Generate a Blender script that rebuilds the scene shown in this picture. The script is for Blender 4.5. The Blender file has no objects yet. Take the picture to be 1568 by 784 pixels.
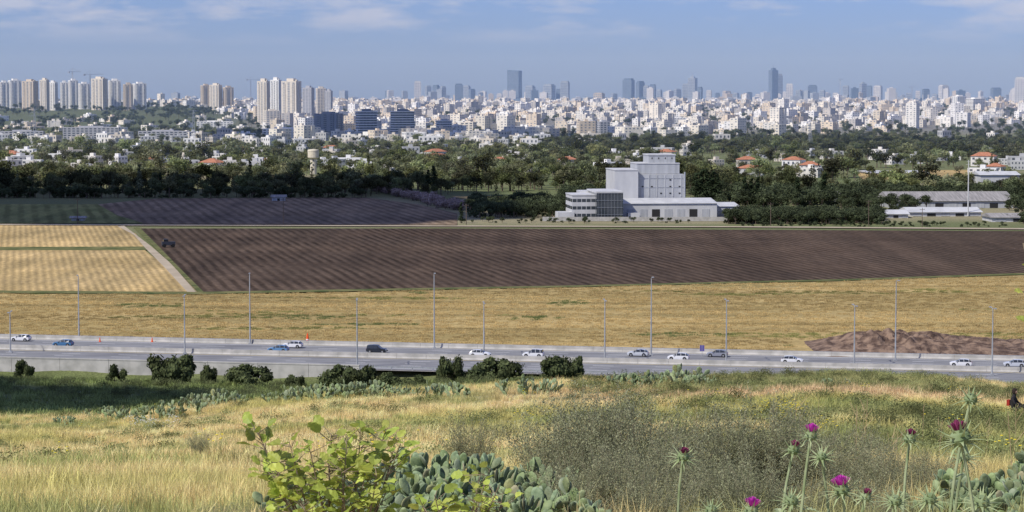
import bpy, math, random
import numpy as np
from mathutils import Vector, Matrix
random.seed(7); rng=np.random.default_rng(7)
F=3500.;W0=784.;H0=392.;T=math.radians(3.92);H=51.
cT,sT=math.cos(T),math.sin(T)
scene=bpy.context.scene; ROOT=scene.collection
def gp(u,v,z=0.):
    a=(u-W0)/F;b=-(v-H0)/F; dz=-sT+b*cT; dy=cT+b*sT; t=(H-z)/(-dz); return (a*t,dy*t)
def X(u,y): return (u-W0)/F*y*1.0
def Z(v,y):
    b=-(v-H0)/F; return H+y*(-sT+b*cT)/(cT+b*sT)
def YV(v): return gp(W0,v)[1]
def sm(a,b,x):
    t=np.clip((np.asarray(x,float)-a)/(b-a),0,1); return t*t*(3-2*t)
def _h(i,j,s):
    n=np.sin(i*127.1+j*311.7+s*74.7)*43758.5453; return n-np.floor(n)
def vn(x,y,sc,s=0):
    x=np.asarray(x,float)/sc;y=np.asarray(y,float)/sc
    i=np.floor(x);j=np.floor(y);fx=x-i;fy=y-j;fx=fx*fx*(3-2*fx);fy=fy*fy*(3-2*fy)
    return (_h(i,j,s)*(1-fx)+_h(i+1,j,s)*fx)*(1-fy)+(_h(i,j+1,s)*(1-fx)+_h(i+1,j+1,s)*fx)*fy
def fbm(x,y,sc,s=0): return .55*vn(x,y,sc,s)+.3*vn(x,y,sc/2.1,s+3)+.15*vn(x,y,sc/4.3,s+7)
# ---------------------------------------------------------------- terrain
def terrain(x,y):
    x=np.asarray(x,float);y=np.asarray(y,float)
    u=W0+F*x/np.maximum(y,30)
    c=np.interp(u,[0,150,300,500,700,900,1300,1568],[21.2,21.1,20.3,19.4,19.05,18.6,18.1,18.9])
    near=np.interp(y,[-60,0,7,14,20,40,80,150],[1.2,1.7,2.25,3.0,3.75,6.7,11.7,18.5])+(c-18.5)*sm(20,150,y)
    yy=y+.196*x*sm(170,420,y)
    fr=np.interp(yy,[150,200,250,300,350,400,421],[0,.235,.44,.62,.79,.935,1])
    foot=2.45-1.9*sm(-24,-6,x)
    far=c+(51.15+foot-c)*fr
    drop=np.where(y<150,near,far)
    z=H-drop+ (fbm(x,y,9,1)-.5)*.5*sm(15,40,y)*(1-sm(380,420,yy)) + (fbm(x,y,2.2,5)-.5)*.16*(1-sm(200,300,y))
    z=np.where(yy>421,-.15-foot*(1-sm(421,427,yy)),z)
    v=np.interp(y,[2600,3200,4000,5000,6500,8000,12000,14500,16000],[0,2.5,10,19,29,31,30,12,-2])
    v=v+17*np.exp(-((y-4700)/900)**2)*(1-sm(250,420,u))
    v=v+(fbm(x,y,900,9)-.5)*9*sm(3000,4000,y)*(1-sm(13000,14000,y))
    z=np.where(y>800,v-.15,z)
    return z
def tz(x,y): return float(terrain(x,y))
# ---------------------------------------------------------------- materials
def nodes(m):
    m.use_nodes=True; nt=m.node_tree; nt.nodes.clear(); return nt,nt.nodes,nt.links
def make(name,c1,c2=None,scale=1.,rough=.9,spec=.2,bump=0,bscale=None,stretch=(1,1,1),rotz=0,col=False,inst=False,obj=False,metal=0,transl=0,detail=5,bdist=.05,cont=(.35,.65)):
    m=bpy.data.materials.new(name); nt,N,L=nodes(m)
    out=N.new('ShaderNodeOutputMaterial'); c2=c2 or c1
    if obj:
        tc=N.new('ShaderNodeTexCoord'); src=tc.outputs['Object']
    else:
        g=N.new('ShaderNodeNewGeometry'); src=g.outputs['Position']
    mp=N.new('ShaderNodeMapping'); mp.vector_type='POINT'
    mp.inputs['Scale'].default_value=stretch; mp.inputs['Rotation'].default_value=(0,0,rotz); L.new(src,mp.inputs[0])
    nz=N.new('ShaderNodeTexNoise'); nz.inputs['Scale'].default_value=scale; nz.inputs['Detail'].default_value=detail; L.new(mp.outputs[0],nz.inputs[0])
    cr=N.new('ShaderNodeValToRGB'); cr.color_ramp.elements[0].position=cont[0]; cr.color_ramp.elements[1].position=cont[1]
    cr.color_ramp.elements[0].color=(*c1,1); cr.color_ramp.elements[1].color=(*c2,1); L.new(nz.outputs[0],cr.inputs[0])
    color=cr.outputs[0]
    for flag,typ,nm in ((col,'GEOMETRY','Col'),(inst,'INSTANCER','icol')):
        if flag:
            at=N.new('ShaderNodeAttribute'); at.attribute_type=typ; at.attribute_name=nm
            mx=N.new('ShaderNodeMix'); mx.data_type='RGBA'; mx.blend_type='MULTIPLY'; mx.inputs[0].default_value=1
            L.new(color,mx.inputs[6]); L.new(at.outputs['Color'],mx.inputs[7]); color=mx.outputs[2]
    bs=N.new('ShaderNodeBsdfPrincipled'); L.new(color,bs.inputs['Base Color'])
    bs.inputs['Roughness'].default_value=rough; bs.inputs['Specular IOR Level'].default_value=spec; bs.inputs['Metallic'].default_value=metal
    if bump:
        n2=N.new('ShaderNodeTexNoise'); n2.inputs['Scale'].default_value=bscale or scale*4; n2.inputs['Detail'].default_value=4; L.new(mp.outputs[0],n2.inputs[0])
        bp=N.new('ShaderNodeBump'); bp.inputs['Strength'].default_value=bump; bp.inputs['Distance'].default_value=bdist; L.new(n2.outputs[0],bp.inputs['Height']); L.new(bp.outputs[0],bs.inputs['Normal'])
    s=bs.outputs[0]
    if transl:
        tr=N.new('ShaderNodeBsdfTranslucent'); L.new(color,tr.inputs[0]); ms=N.new('ShaderNodeMixShader'); ms.inputs[0].default_value=transl
        L.new(s,ms.inputs[1]); L.new(tr.outputs[0],ms.inputs[2]); s=ms.outputs[0]
    L.new(s,out.inputs[0]); return m
# ---------------------------------------------------------------- mesh builder
class MB:
    def __init__(s): s.V=[];s.Fc=[];s.M=[];s.C=[];s.n=0
    def add(s,vs,fs,m=0,c=(1,1,1)):
        o=s.n; s.V.extend(vs); s.n+=len(vs)
        for f in fs: s.Fc.append([i+o for i in f]); s.M.append(m); s.C.append(c)
    def bulk(s,V,Fa,m=0,C=None):
        o=s.n; V=np.asarray(V); s.V.extend(V.tolist()); s.n+=len(V); s.Fc.extend((np.asarray(Fa)+o).tolist()); k=len(Fa); s.M.extend([m]*k)
        s.C.extend([(1,1,1)]*k if C is None else np.asarray(C).tolist())
    def box(s,cx,cy,z0,w,d,h,rot=0,m=0,mt=None,c=(1,1,1),ct=None,bottom=False):
        co,si=math.cos(rot),math.sin(rot); vs=[]
        for z in (z0,z0+h):
            for a,b in ((-w/2,-d/2),(w/2,-d/2),(w/2,d/2),(-w/2,d/2)): vs.append((cx+a*co-b*si,cy+a*si+b*co,z))
        s.add(vs,[(0,1,5,4),(1,2,6,5),(2,3,7,6),(3,0,4,7)],m,c); o=s.n-8
        s.Fc.append([o+4,o+5,o+6,o+7]); s.M.append(m if mt is None else mt); s.C.append(ct or c)
        if bottom: s.Fc.append([o+3,o+2,o+1,o]); s.M.append(m); s.C.append(c)
    def cyl(s,p0,p1,r0,r1,n=8,m=0,c=(1,1,1),cap=True):
        p0=Vector(p0);p1=Vector(p1);d=(p1-p0); 
        if d.length<1e-6: return
        d.normalize(); a=d.orthogonal().normalized(); b=d.cross(a); vs=[]
        for p,r in ((p0,r0),(p1,r1)):
            for i in range(n):
                t=2*math.pi*i/n; vs.append(tuple(p+a*math.cos(t)*r+b*math.sin(t)*r))
        fs=[(i,(i+1)%n,n+(i+1)%n,n+i) for i in range(n)]
        if cap: fs+= [tuple(range(n,2*n)),tuple(range(n-1,-1,-1))]
        s.add(vs,fs,m,c)
    def lathe(s,prof,n=16,m=0,c=(1,1,1),cx=0,cy=0):
        vs=[];fs=[]
        for r,z in prof:
            for i in range(n): t=2*math.pi*i/n; vs.append((cx+r*math.cos(t),cy+r*math.sin(t),z))
        for k in range(len(prof)-1):
            for i in range(n): fs.append((k*n+i,k*n+(i+1)%n,(k+1)*n+(i+1)%n,(k+1)*n+i))
        fs.append(tuple((len(prof)-1)*n+i for i in range(n))); s.add(vs,fs,m,c)
    def wins(s,cx,cy,z0,w,d,h,rot,nf,cw,cd,fw=.55,fh=.5,m=1,c=(1,1,1),sides=(0,1,2,3),e=.05,skip=0.):
        co,si=math.cos(rot),math.sin(rot)
        for sd in sides:
            if sd==0: o=(0,-d/2-e);t=(1,0);L=w;nc=cw
            elif sd==1: o=(w/2+e,0);t=(0,1);L=d;nc=cd
            elif sd==2: o=(0,d/2+e);t=(-1,0);L=w;nc=cw
            else: o=(-w/2-e,0);t=(0,-1);L=d;nc=cd
            fhh=h/nf;cwid=L/nc
            for i in range(nf):
                za=z0+(i+.5-fh/2)*fhh; zb=za+fh*fhh
                for j in range(nc):
                    if skip and random.random()<skip: continue
                    a=-L/2+(j+.5-fw/2)*cwid; b=a+fw*cwid
                    q=[]
                    for k,z in ((a,za),(b,za),(b,zb),(a,zb)):
                        lx=o[0]+t[0]*k; ly=o[1]+t[1]*k; q.append((cx+lx*co-ly*si,cy+lx*si+ly*co,z))
                    s.add(q,[(0,1,2,3)],m,c)
    def hip(s,cx,cy,z,w,d,h,over=.5,rot=0,m=0,c=(1,1,1),gable=False):
        co,si=math.cos(rot),math.sin(rot); w2=w/2+over;d2=d/2+over; r=w2-(0 if gable else min(d2,w2*.8))
        P=[(-w2,-d2,z),(w2,-d2,z),(w2,d2,z),(-w2,d2,z),(-r,0,z+h),(r,0,z+h)]
        P=[(cx+a*co-b*si,cy+a*si+b*co,q) for a,b,q in P]
        s.add(P,[(0,1,5,4),(1,2,5),(2,3,4,5),(3,0,4),(3,2,1,0)],m,c)
    def build(s,name,mats,loc=(0,0,0),rotz=0,smooth=False,link=True,scale=1):
        me=bpy.data.meshes.new(name); me.from_pydata([tuple(v) for v in s.V],[],s.Fc)
        for mt in mats: me.materials.append(mt)
        me.polygons.foreach_set('material_index',np.array(s.M,dtype=np.int32))
        a=me.attributes.new('Col','FLOAT_COLOR','FACE'); C=np.ones((len(s.Fc),4),dtype=np.float32); C[:,:3]=np.array(s.C,dtype=np.float32).reshape(-1,3)
        a.data.foreach_set('color',C.ravel())
        if smooth: me.polygons.foreach_set('use_smooth',np.ones(len(s.Fc),dtype=bool))
        me.update(); ob=bpy.data.objects.new(name,me); ob.location=loc; ob.rotation_euler[2]=rotz; ob.scale=(scale,)*3
        if link: ROOT.objects.link(ob)
        return ob
def inst(name,me,loc,rotz=0,scale=(1,1,1)):
    ob=bpy.data.objects.new(name,me); ob.location=loc; ob.rotation_euler[2]=rotz; ob.scale=scale; ROOT.objects.link(ob); return ob
def scatter(name,protos,P,rot,scl,idx,col):
    P=np.asarray(P,np.float32);n=len(P)
    rot=np.asarray(rot,np.float32); 
    if rot.ndim==1: rot=np.stack([np.zeros(n),np.zeros(n),rot],1)
    scl=np.asarray(scl,np.float32)
    if scl.ndim==1: scl=np.repeat(scl[:,None],3,1)
    cl=bpy.data.collections.new(name+'_sources')
    for i,p in enumerate(protos): p.name='%s_part_%02d'%(name,i); cl.objects.link(p)
    me=bpy.data.meshes.new(name); me.vertices.add(n); me.vertices.foreach_set('co',P.ravel())
    me.attributes.new('rot','FLOAT_VECTOR','POINT').data.foreach_set('vector',rot.astype(np.float32).ravel())
    me.attributes.new('scl','FLOAT_VECTOR','POINT').data.foreach_set('vector',scl.astype(np.float32).ravel())
    me.attributes.new('pidx','INT','POINT').data.foreach_set('value',np.asarray(idx,np.int32))
    c4=np.ones((n,4),np.float32); c4[:,:3]=col
    me.attributes.new('icol','FLOAT_COLOR','POINT').data.foreach_set('color',c4.ravel())
    ob=bpy.data.objects.new(name,me); ROOT.objects.link(ob)
    ng=bpy.data.node_groups.new(name,'GeometryNodeTree')
    ng.interface.new_socket('Geometry',in_out='INPUT',socket_type='NodeSocketGeometry'); ng.interface.new_socket('Geometry',in_out='OUTPUT',socket_type='NodeSocketGeometry')
    N=ng.nodes;L=ng.links; gi=N.new('NodeGroupInput');go=N.new('NodeGroupOutput')
    ci=N.new('GeometryNodeCollectionInfo'); ci.inputs['Collection'].default_value=cl; ci.inputs['Separate Children'].default_value=True; ci.inputs['Reset Children'].default_value=True
    ip=N.new('GeometryNodeInstanceOnPoints'); ip.inputs['Pick Instance'].default_value=True
    def na(nm,t):
        k=N.new('GeometryNodeInputNamedAttribute'); k.data_type=t; k.inputs['Name'].default_value=nm; return [o for o in k.outputs if o.enabled][0]
    L.new(gi.outputs[0],ip.inputs['Points']); L.new(ci.outputs[0],ip.inputs['Instance']); L.new(na('pidx','INT'),ip.inputs['Instance Index'])
    er=N.new('FunctionNodeEulerToRotation'); L.new(na('rot','FLOAT_VECTOR'),er.inputs[0]); L.new(er.outputs[0],ip.inputs['Rotation'])
    L.new(na('scl','FLOAT_VECTOR'),ip.inputs['Scale']); L.new(ip.outputs[0],go.inputs[0])
    md=ob.modifiers.new('scatter','NODES'); md.node_group=ng; return ob
def leafquads(C,Nn,size,asp=.6):
    n=len(C); Nn=Nn/np.maximum(np.linalg.norm(Nn,axis=1,keepdims=True),1e-6)
    r=rng.normal(size=(n,3)); t=np.cross(Nn,r); t/=np.maximum(np.linalg.norm(t,axis=1,keepdims=True),1e-6); b=np.cross(Nn,t)
    size=np.asarray(size).reshape(-1,1)*np.ones((n,1))
    a=t*size*.5;b=b*size*.5*asp
    V=np.stack([C-a,C-b*1.0,C+a,C+b],1).reshape(-1,3); Fa=np.arange(n*4).reshape(-1,4); return V,Fa
def rdir(n):
    d=rng.normal(size=(n,3)); return d/np.linalg.norm(d,axis=1,keepdims=True)
# ---------------------------------------------------------------- sun, sky, camera
SD=Vector((-.62,-.52,.86)).normalized()
sun=bpy.data.lights.new('sun','SUN'); sun.energy=4.6; sun.angle=math.radians(.5); sun.color=(1,.955,.88)
so=bpy.data.objects.new('sun',sun); ROOT.objects.link(so); so.rotation_euler=SD.to_track_quat('Z','Y').to_euler(); so.location=(0,0,300)
w=bpy.data.worlds.new('World'); scene.world=w; nt,N,L=nodes(w)
wo=N.new('ShaderNodeOutputWorld'); bg=N.new('ShaderNodeBackground'); bg.inputs[1].default_value=.1
sk=N.new('ShaderNodeTexSky'); sk.sky_type='NISHITA'; sk.sun_disc=False; sk.sun_elevation=math.asin(SD.z); sk.sun_rotation=math.atan2(SD.x,SD.y); sk.altitude=100; sk.dust_density=.6; sk.ozone_density=2.5; sk.air_density=1
ti=N.new('ShaderNodeMix'); ti.data_type='RGBA'; ti.blend_type='MULTIPLY'; ti.inputs[0].default_value=1; ti.inputs[7].default_value=(.47,.63,1.26,1)
L.new(sk.outputs[0],ti.inputs[6])
tc=N.new('ShaderNodeTexCoord'); mp=N.new('ShaderNodeMapping'); mp.inputs['Scale'].default_value=(16,16,75); mp.inputs['Location'].default_value=(5.3,1.7,.4); L.new(tc.outputs['Generated'],mp.inputs[0])
nz=N.new('ShaderNodeTexNoise'); nz.inputs['Scale'].default_value=1.; nz.inputs['Detail'].default_value=8; nz.inputs['Roughness'].default_value=.62; L.new(mp.outputs[0],nz.inputs[0])
cr=N.new('ShaderNodeValToRGB'); cr.color_ramp.elements[0].position=.46; cr.color_ramp.elements[1].position=.60; L.new(nz.outputs[0],cr.inputs[0])
sx=N.new('ShaderNodeSeparateXYZ'); L.new(tc.outputs['Generated'],sx.inputs[0])
mr=N.new('ShaderNodeMapRange'); mr.inputs[1].default_value=.023; mr.inputs[2].default_value=.036; mr.inputs[3].default_value=0; mr.inputs[4].default_value=.6; L.new(sx.outputs[2],mr.inputs[0])
mu=N.new('ShaderNodeMath'); mu.operation='MULTIPLY'; L.new(cr.outputs[0],mu.inputs[0]); L.new(mr.outputs[0],mu.inputs[1])
cm=N.new('ShaderNodeMix'); cm.data_type='RGBA'; cm.inputs[7].default_value=(6.3,6.4,7.4,1); L.new(mu.outputs[0],cm.inputs[0]); L.new(ti.outputs[2],cm.inputs[6])
L.new(cm.outputs[2],bg.inputs[0]); L.new(bg.outputs[0],wo.inputs[0])
cam=bpy.data.cameras.new('camera'); co=bpy.data.objects.new('camera',cam); ROOT.objects.link(co); scene.camera=co
cam.sensor_width=36; cam.lens=36*F/1568; cam.clip_start=.1; cam.clip_end=120000; co.location=(0,0,H); co.rotation_euler=(math.pi/2-T,0,0)
scene.view_settings.view_transform='Standard'; scene.view_settings.look='None'; scene.view_settings.exposure=0
# ---------------------------------------------------------------- ground sheet
STRAW=np.array((.72,.56,.29));YG=np.array((.50,.45,.18));GRN=np.array((.22,.26,.09));PINK=np.array((.63,.44,.28));DK=np.array((.15,.18,.065))
def hillcol(x,y):
    x=np.asarray(x,float);y=np.asarray(y,float);u=W0+F*x/np.maximum(y,5)
    n1=fbm(x,y,14,11);n2=fbm(x,y,5,12);n3=fbm(x,y,30,13)
    a=sm(.42,.64,n1)[...,None]; c=STRAW*(1-a)+YG*a
    b=(sm(.55,.72,n2)*.75)[...,None]; c=c*(1-b)+GRN*1.2*b
    p=(sm(550,900,u)*sm(.36,.56,n3)*.75*sm(30,60,y))[...,None]; c=c*(1-p)+PINK*p
    g=(sm(880,1100,u)*sm(.44,.60,fbm(x,y,18,21))*.8)[...,None]; c=c*(1-g)+np.array((.25,.27,.105))*g
    d=sm(158,190,y)[...,None]; c=c*(1-d)+(DK*(.7+.8*n2[...,None]))*d
    return c
ys=np.concatenate([np.arange(-40,20,1.5),np.geomspace(20,800,330),np.geomspace(805,16000,150),np.array([18000,24000,40000,90000])])
ts=np.linspace(-1,1,321); ts=np.sign(ts)*np.abs(ts)**1.35
YY,TT=np.meshgrid(ys,ts,indexing='ij'); XX=TT*(.55*np.maximum(YY,0)+45); ZZ=terrain(XX,YY)
col=hillcol(XX,YY); UU=W0+F*XX/np.maximum(YY,5)
yy=YY+.196*XX
val=(np.array((.22,.21,.11))*(1-fbm(XX,YY,160,31)[...,None])+np.array((.14,.18,.07))*fbm(XX,YY,160,31)[...,None])*1.1
pale=sm(.56,.7,fbm(XX,YY,260,33))[...,None]; val=val*(1-pale)+np.array((.36,.32,.19))*pale
k=sm(422,430,yy)[...,None]; col=col*(1-k)+val*k
k=sm(2900,3600,YY)[...,None]; lf=(1-sm(330,420,UU))[...,None]; cityc=np.array((.26,.25,.22))*(1-lf)+np.array((.14,.16,.08))*lf; col=col*(1-k)+cityc*k
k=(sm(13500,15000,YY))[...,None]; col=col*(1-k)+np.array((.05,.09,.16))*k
nr,nc=XX.shape; me=bpy.data.meshes.new('ground'); V=np.stack([XX,YY,ZZ],-1).reshape(-1,3)
ii=(np.arange(nr-1)[:,None]*nc+np.arange(nc-1)[None]).ravel(); Fa=np.stack([ii,ii+1,ii+nc+1,ii+nc],1)
me.vertices.add(len(V)); me.vertices.foreach_set('co',V.astype(np.float32).ravel()); me.loops.add(Fa.size); me.loops.foreach_set('vertex_index',Fa.astype(np.int32).ravel())
me.polygons.add(len(Fa)); me.polygons.foreach_set('loop_start',np.arange(0,Fa.size,4,dtype=np.int32)); me.polygons.foreach_set('use_smooth',np.ones(len(Fa),bool)); me.update(calc_edges=True)
ca=me.attributes.new('Col','FLOAT_COLOR','POINT'); c4=np.ones((len(V),4),np.float32); c4[:,:3]=col.reshape(-1,3); ca.data.foreach_set('color',c4.ravel())
M_ground=make('ground_soil_grass',(.5,.5,.5),(.95,.95,.95),scale=3.,bump=.6,bscale=9,col=True,spec=.05)
me.materials.append(M_ground); go_=bpy.data.objects.new('ground',me); ROOT.objects.link(go_)
# ---------------------------------------------------------------- fields
ROWA=math.atan2(214,-46)
def field_mat(name,c1,c2,furrow=0,fd=.5,sc=.05,green=None,ang=ROWA,fper=3.4,fine=.6,break_=.9):
    m=bpy.data.materials.new(name); nt,N,L=nodes(m); out=N.new('ShaderNodeOutputMaterial'); bs=N.new('ShaderNodeBsdfPrincipled'); bs.inputs['Roughness'].default_value=1; bs.inputs['Specular IOR Level'].default_value=.02
    g=N.new('ShaderNodeNewGeometry')
    def noise(s,det=5,st=(1,1,1),rz=0):
        mp=N.new('ShaderNodeMapping'); mp.inputs['Scale'].default_value=st; mp.inputs['Rotation'].default_value=(0,0,rz); L.new(g.outputs['Position'],mp.inputs[0])
        n=N.new('ShaderNodeTexNoise'); n.inputs['Scale'].default_value=s; n.inputs['Detail'].default_value=det; n.inputs['Roughness'].default_value=.65; L.new(mp.outputs[0],n.inputs[0]); return n.outputs[0]
    def ramp(x,a,b,ca,cb):
        r=N.new('ShaderNodeValToRGB'); r.color_ramp.elements[0].position=a; r.color_ramp.elements[1].position=b; r.color_ramp.elements[0].color=(*ca,1); r.color_ramp.elements[1].color=(*cb,1); L.new(x,r.inputs[0]); return r.outputs[0]
    def mix(t,a,b,f):
        k=N.new('ShaderNodeMix'); k.data_type='RGBA'; k.blend_type=t
        if isinstance(f,float): k.inputs[0].default_value=f
        else: L.new(f,k.inputs[0])
        L.new(a,k.inputs[6])
        if isinstance(b,tuple): k.inputs[7].default_value=(*b,1)
        else: L.new(b,k.inputs[7])
        return k.outputs[2]
    c=ramp(noise(sc),.35,.65,c1,c2)
    c=mix('MULTIPLY',c,ramp(noise(fine,6),.3,.7,(.55,.55,.55),(1.2,1.2,1.2)),1.)
    h=noise(fine,6)
    if furrow:
        mp=N.new('ShaderNodeMapping'); mp.inputs['Rotation'].default_value=(0,0,-ang+math.pi/2); L.new(g.outputs['Position'],mp.inputs[0])
        wv=N.new('ShaderNodeTexWave'); wv.wave_type='BANDS'; wv.bands_direction='X'; wv.inputs['Scale'].default_value=2*math.pi/20/fper; wv.inputs['Distortion'].default_value=1.6; wv.inputs['Detail'].default_value=3; wv.inputs['Detail Scale'].default_value=.5; L.new(mp.outputs[0],wv.inputs[0])
        f=ramp(wv.outputs[0],.15,.7,(1-fd,)*3,(1.15,1.15,1.15))
        f2=mix('MIX',f,(.95,.95,.95),ramp(noise(.035,4),.38,.66,(0,0,0),(break_,)*3))
        c=mix('MULTIPLY',c,f2,float(furrow)); h=wv.outputs[0]
        s=ramp(noise(.09,4,(1,.05,1),-ang+math.pi/2),.35,.65,(.80,.80,.80),(1.22,1.18,1.14)); c=mix('MULTIPLY',c,s,1.)
        s=ramp(noise(.02,4,(.2,1,1),0),.35,.65,(.85,.85,.86),(1.15,1.12,1.08)); c=mix('MULTIPLY',c,s,1.)
    if green:
        gm=ramp(noise(.03,4,(.3,1,1),.1),.62,.70,(0,0,0),(.6,.6,.6)); c=mix('MIX',c,green,gm)
        st=ramp(noise(.12,4,(.05,1,1),.03),.36,.62,(.76,.78,.80),(1.12,1.1,1.1)); c=mix('MULTIPLY',c,st,1.)
        st=ramp(noise(.02,3,(.3,1,1),.03),.36,.62,(.84,.86,.82),(1.1,1.1,1.1)); c=mix('MULTIPLY',c,st,1.)
    bp=N.new('ShaderNodeBump'); bp.inputs['Strength'].default_value=.5; bp.inputs['Distance'].default_value=.3; L.new(h,bp.inputs['Height']); L.new(bp.outputs[0],bs.inputs['Normal'])
    L.new(c,bs.inputs['Base Color']); L.new(bs.outputs[0],out.inputs[0]); return m
def poly(name,pts,z,mat,px=True):
    mb=MB(); P=[(*gp(*p),z) if px else (*p,z) for p in pts]; mb.add(P,[tuple(range(len(P)))],0)
    o=mb.build(name,[mat]); 
    if o.data.polygons[0].normal.z<0: o.data.flip_normals()
    return o
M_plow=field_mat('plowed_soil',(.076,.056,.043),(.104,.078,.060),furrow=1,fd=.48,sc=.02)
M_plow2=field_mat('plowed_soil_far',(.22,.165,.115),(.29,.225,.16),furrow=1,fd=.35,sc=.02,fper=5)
M_gold=field_mat('ripe_wheat',(.37,.275,.115),(.48,.36,.16),green=(.14,.15,.06),sc=.03,fine=.9)
M_gold2=field_mat('pale_wheat',(.40,.30,.14),(.50,.38,.19),furrow=1,fd=.12,sc=.03,fper=2.2,break_=1.)
M_grn=field_mat('green_crop',(.19,.21,.08),(.27,.27,.115),furrow=1,fd=.35,sc=.03,fper=6)
M_path=make('dirt_track_soil',(.34,.28,.2),(.44,.37,.27),scale=.1,spec=.05)
M_verge=make('verge_weeds',(.07,.09,.03),(.18,.17,.07),scale=.15,spec=.05)
poly('wheat_field',[(-700,443),(300,451),(420,450),(880,440),(1300,430),(1568,421),(2300,405),(2300,575),(1568,556),(784,535),(0,518.5),(-700,505)],.02,M_gold)
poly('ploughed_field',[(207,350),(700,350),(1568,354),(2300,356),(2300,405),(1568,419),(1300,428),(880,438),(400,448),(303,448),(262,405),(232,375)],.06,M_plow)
poly('pale_wheat_field',[(-500,344),(180,346),(208,358),(222,378),(-500,380)],.1,M_gold2)
poly('pale_wheat_field',[(-500,383.5),(222,383.5),(255,410),(287,447),(-500,445)],.1,M_gold2)
poly('field_verge',[(-500,380),(223,378),(228,383.5),(-500,383.5)],.13,M_verge)
poly('dirt_track',[(190,346),(232,378),(264,406),(300,448),(287,448),(250,408),(222,380),(205,360),(180,347)],.14,M_path)
poly('field_verge',[(204,349),(232,375),(262,405),(303,448),(312,448),(272,408),(240,375),(214,349)],.17,M_verge)
poly('field_verge',[(-700,441),(300,448),(880,438),(1300,428),(1568,419),(2300,403),(2300,406),(1568,421.5),(1300,430.5),(880,440.5),(300,451.5),(-700,446)],.2,M_verge)
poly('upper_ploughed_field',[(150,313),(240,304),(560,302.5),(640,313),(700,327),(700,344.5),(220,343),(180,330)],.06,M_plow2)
poly('green_crop_field',[(-500,313),(150,313),(180,330),(220,342),(-500,341.5)],.1,M_grn)
poly('dirt_track',[(-400,342.3),(200,344.2),(700,346),(1120,347),(1568,350),(2300,352),(2300,354),(1568,352),(1120,348.6),(700,347.5),(200,346.0),(-400,343.6)],.22,M_path)
poly('stubble_field',[(690,300.5),(860,300.5),(850,307),(720,306)],.06,M_gold2)
poly('stubble_field',[(1310,262),(1480,260),(1500,272),(1320,276)],.06,M_gold2)
# ---------------------------------------------------------------- highway
A=Vector((*gp(0,519),0));B=Vector((*gp(1568,553),0)); D=(B-A).normalized(); Nn=Vector((D.y,-D.x,0)); ra=math.atan2(D.y,D.x)
def rp(s,t,z=0): p=A+D*s+Nn*t; return (p.x,p.y,z)
M_asph=make('worn_asphalt',(.16,.16,.165),(.25,.25,.25),scale=.3,bump=.2,bscale=8,stretch=(.3,1,1),rotz=-ra)
M_conc=make('concrete',(.32,.31,.28),(.46,.44,.40),scale=.5,bump=.2,obj=False)
M_white=make('white_road_paint',(.75,.75,.72)); M_yel=make('yellow_road_paint',(.7,.5,.08)); M_steel=make('galvanised_steel',(.42,.43,.44),(.55,.56,.57),scale=2,rough=.45,metal=.6,spec=.5)
M_shoulder=make('gravel_shoulder',(.30,.28,.24),(.44,.41,.36),scale=.4)
def strip(mb,s0,s1,t0,t1,z,m=0): mb.add([rp(s0,t1,z),rp(s1,t1,z),rp(s1,t0,z),rp(s0,t0,z)],[(0,1,2,3)],m)
mb=MB(); strip(mb,-250,450,-3.5,39.5,.05,3); strip(mb,-250,450,0.6,18.4,.1,0); strip(mb,-250,450,19.8,38.6,.1,0)
for t in (1.8,17.6,20.6,36.2): strip(mb,-250,450,t,t+.2,.104,2 if t in(17.6,20.6) else 1)
for t in (5.5,9.3,13.2,24.3,28.2,32.0):
    for s in range(-240,440,12): strip(mb,s,s+4,t,t+.18,.104,1)
mb.build('highway',[M_asph,M_white,M_yel,M_shoulder])
def barrier(name,t,h=.95,s0=-250,s1=450,z0=.04):
    mb=MB(); prof=[(-.32,0),(-.3,.1),(-.13,.32),(-.09,h),(.09,h),(.13,.32),(.3,.1),(.32,0)]
    s=s0
    while s<s1:
        e=s+5.96; vs=[]
        for q in (s,e):
            for a,z in prof: vs.append(rp(q,t+a,z0+z))
        n=8; mb.add(vs,[(i,i+1,n+i+1,n+i) for i in range(7)]+[tuple(range(7,-1,-1)),tuple(range(8,16))],0)
        s+=6
    return mb.build(name,[M_conc])
barrier('median_barrier',19.1,1.0); barrier('concrete_barrier',-1.,.85)
mb=MB()
s=-250
while s<86:
    c0=(rp(s+4.97,39.7,0)); mb.box(c0[0],c0[1],-4.5,9.94,.5,5.3,rot=ra,m=0)
    mb.box(c0[0],c0[1],.8,9.94,.62,.22,rot=ra,m=0); s+=10
mb.build('retaining_wall',[M_conc])
def grail(name,t,s0,s1):
    mb=MB()
    for s in range(s0,s1,4):
        p=rp(s,t-.2,0); mb.box(p[0],p[1],0,.12,.15,.8,rot=ra)
        for k in (.55,.7): q=rp(s+2,t,0); mb.box(q[0],q[1],k,4.0,.06,.11,rot=ra,bottom=True)
    mb.build(name,[M_steel])
grail('guardrail',-2.6,-250,450); grail('guardrail',39.2,92,450)
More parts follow.
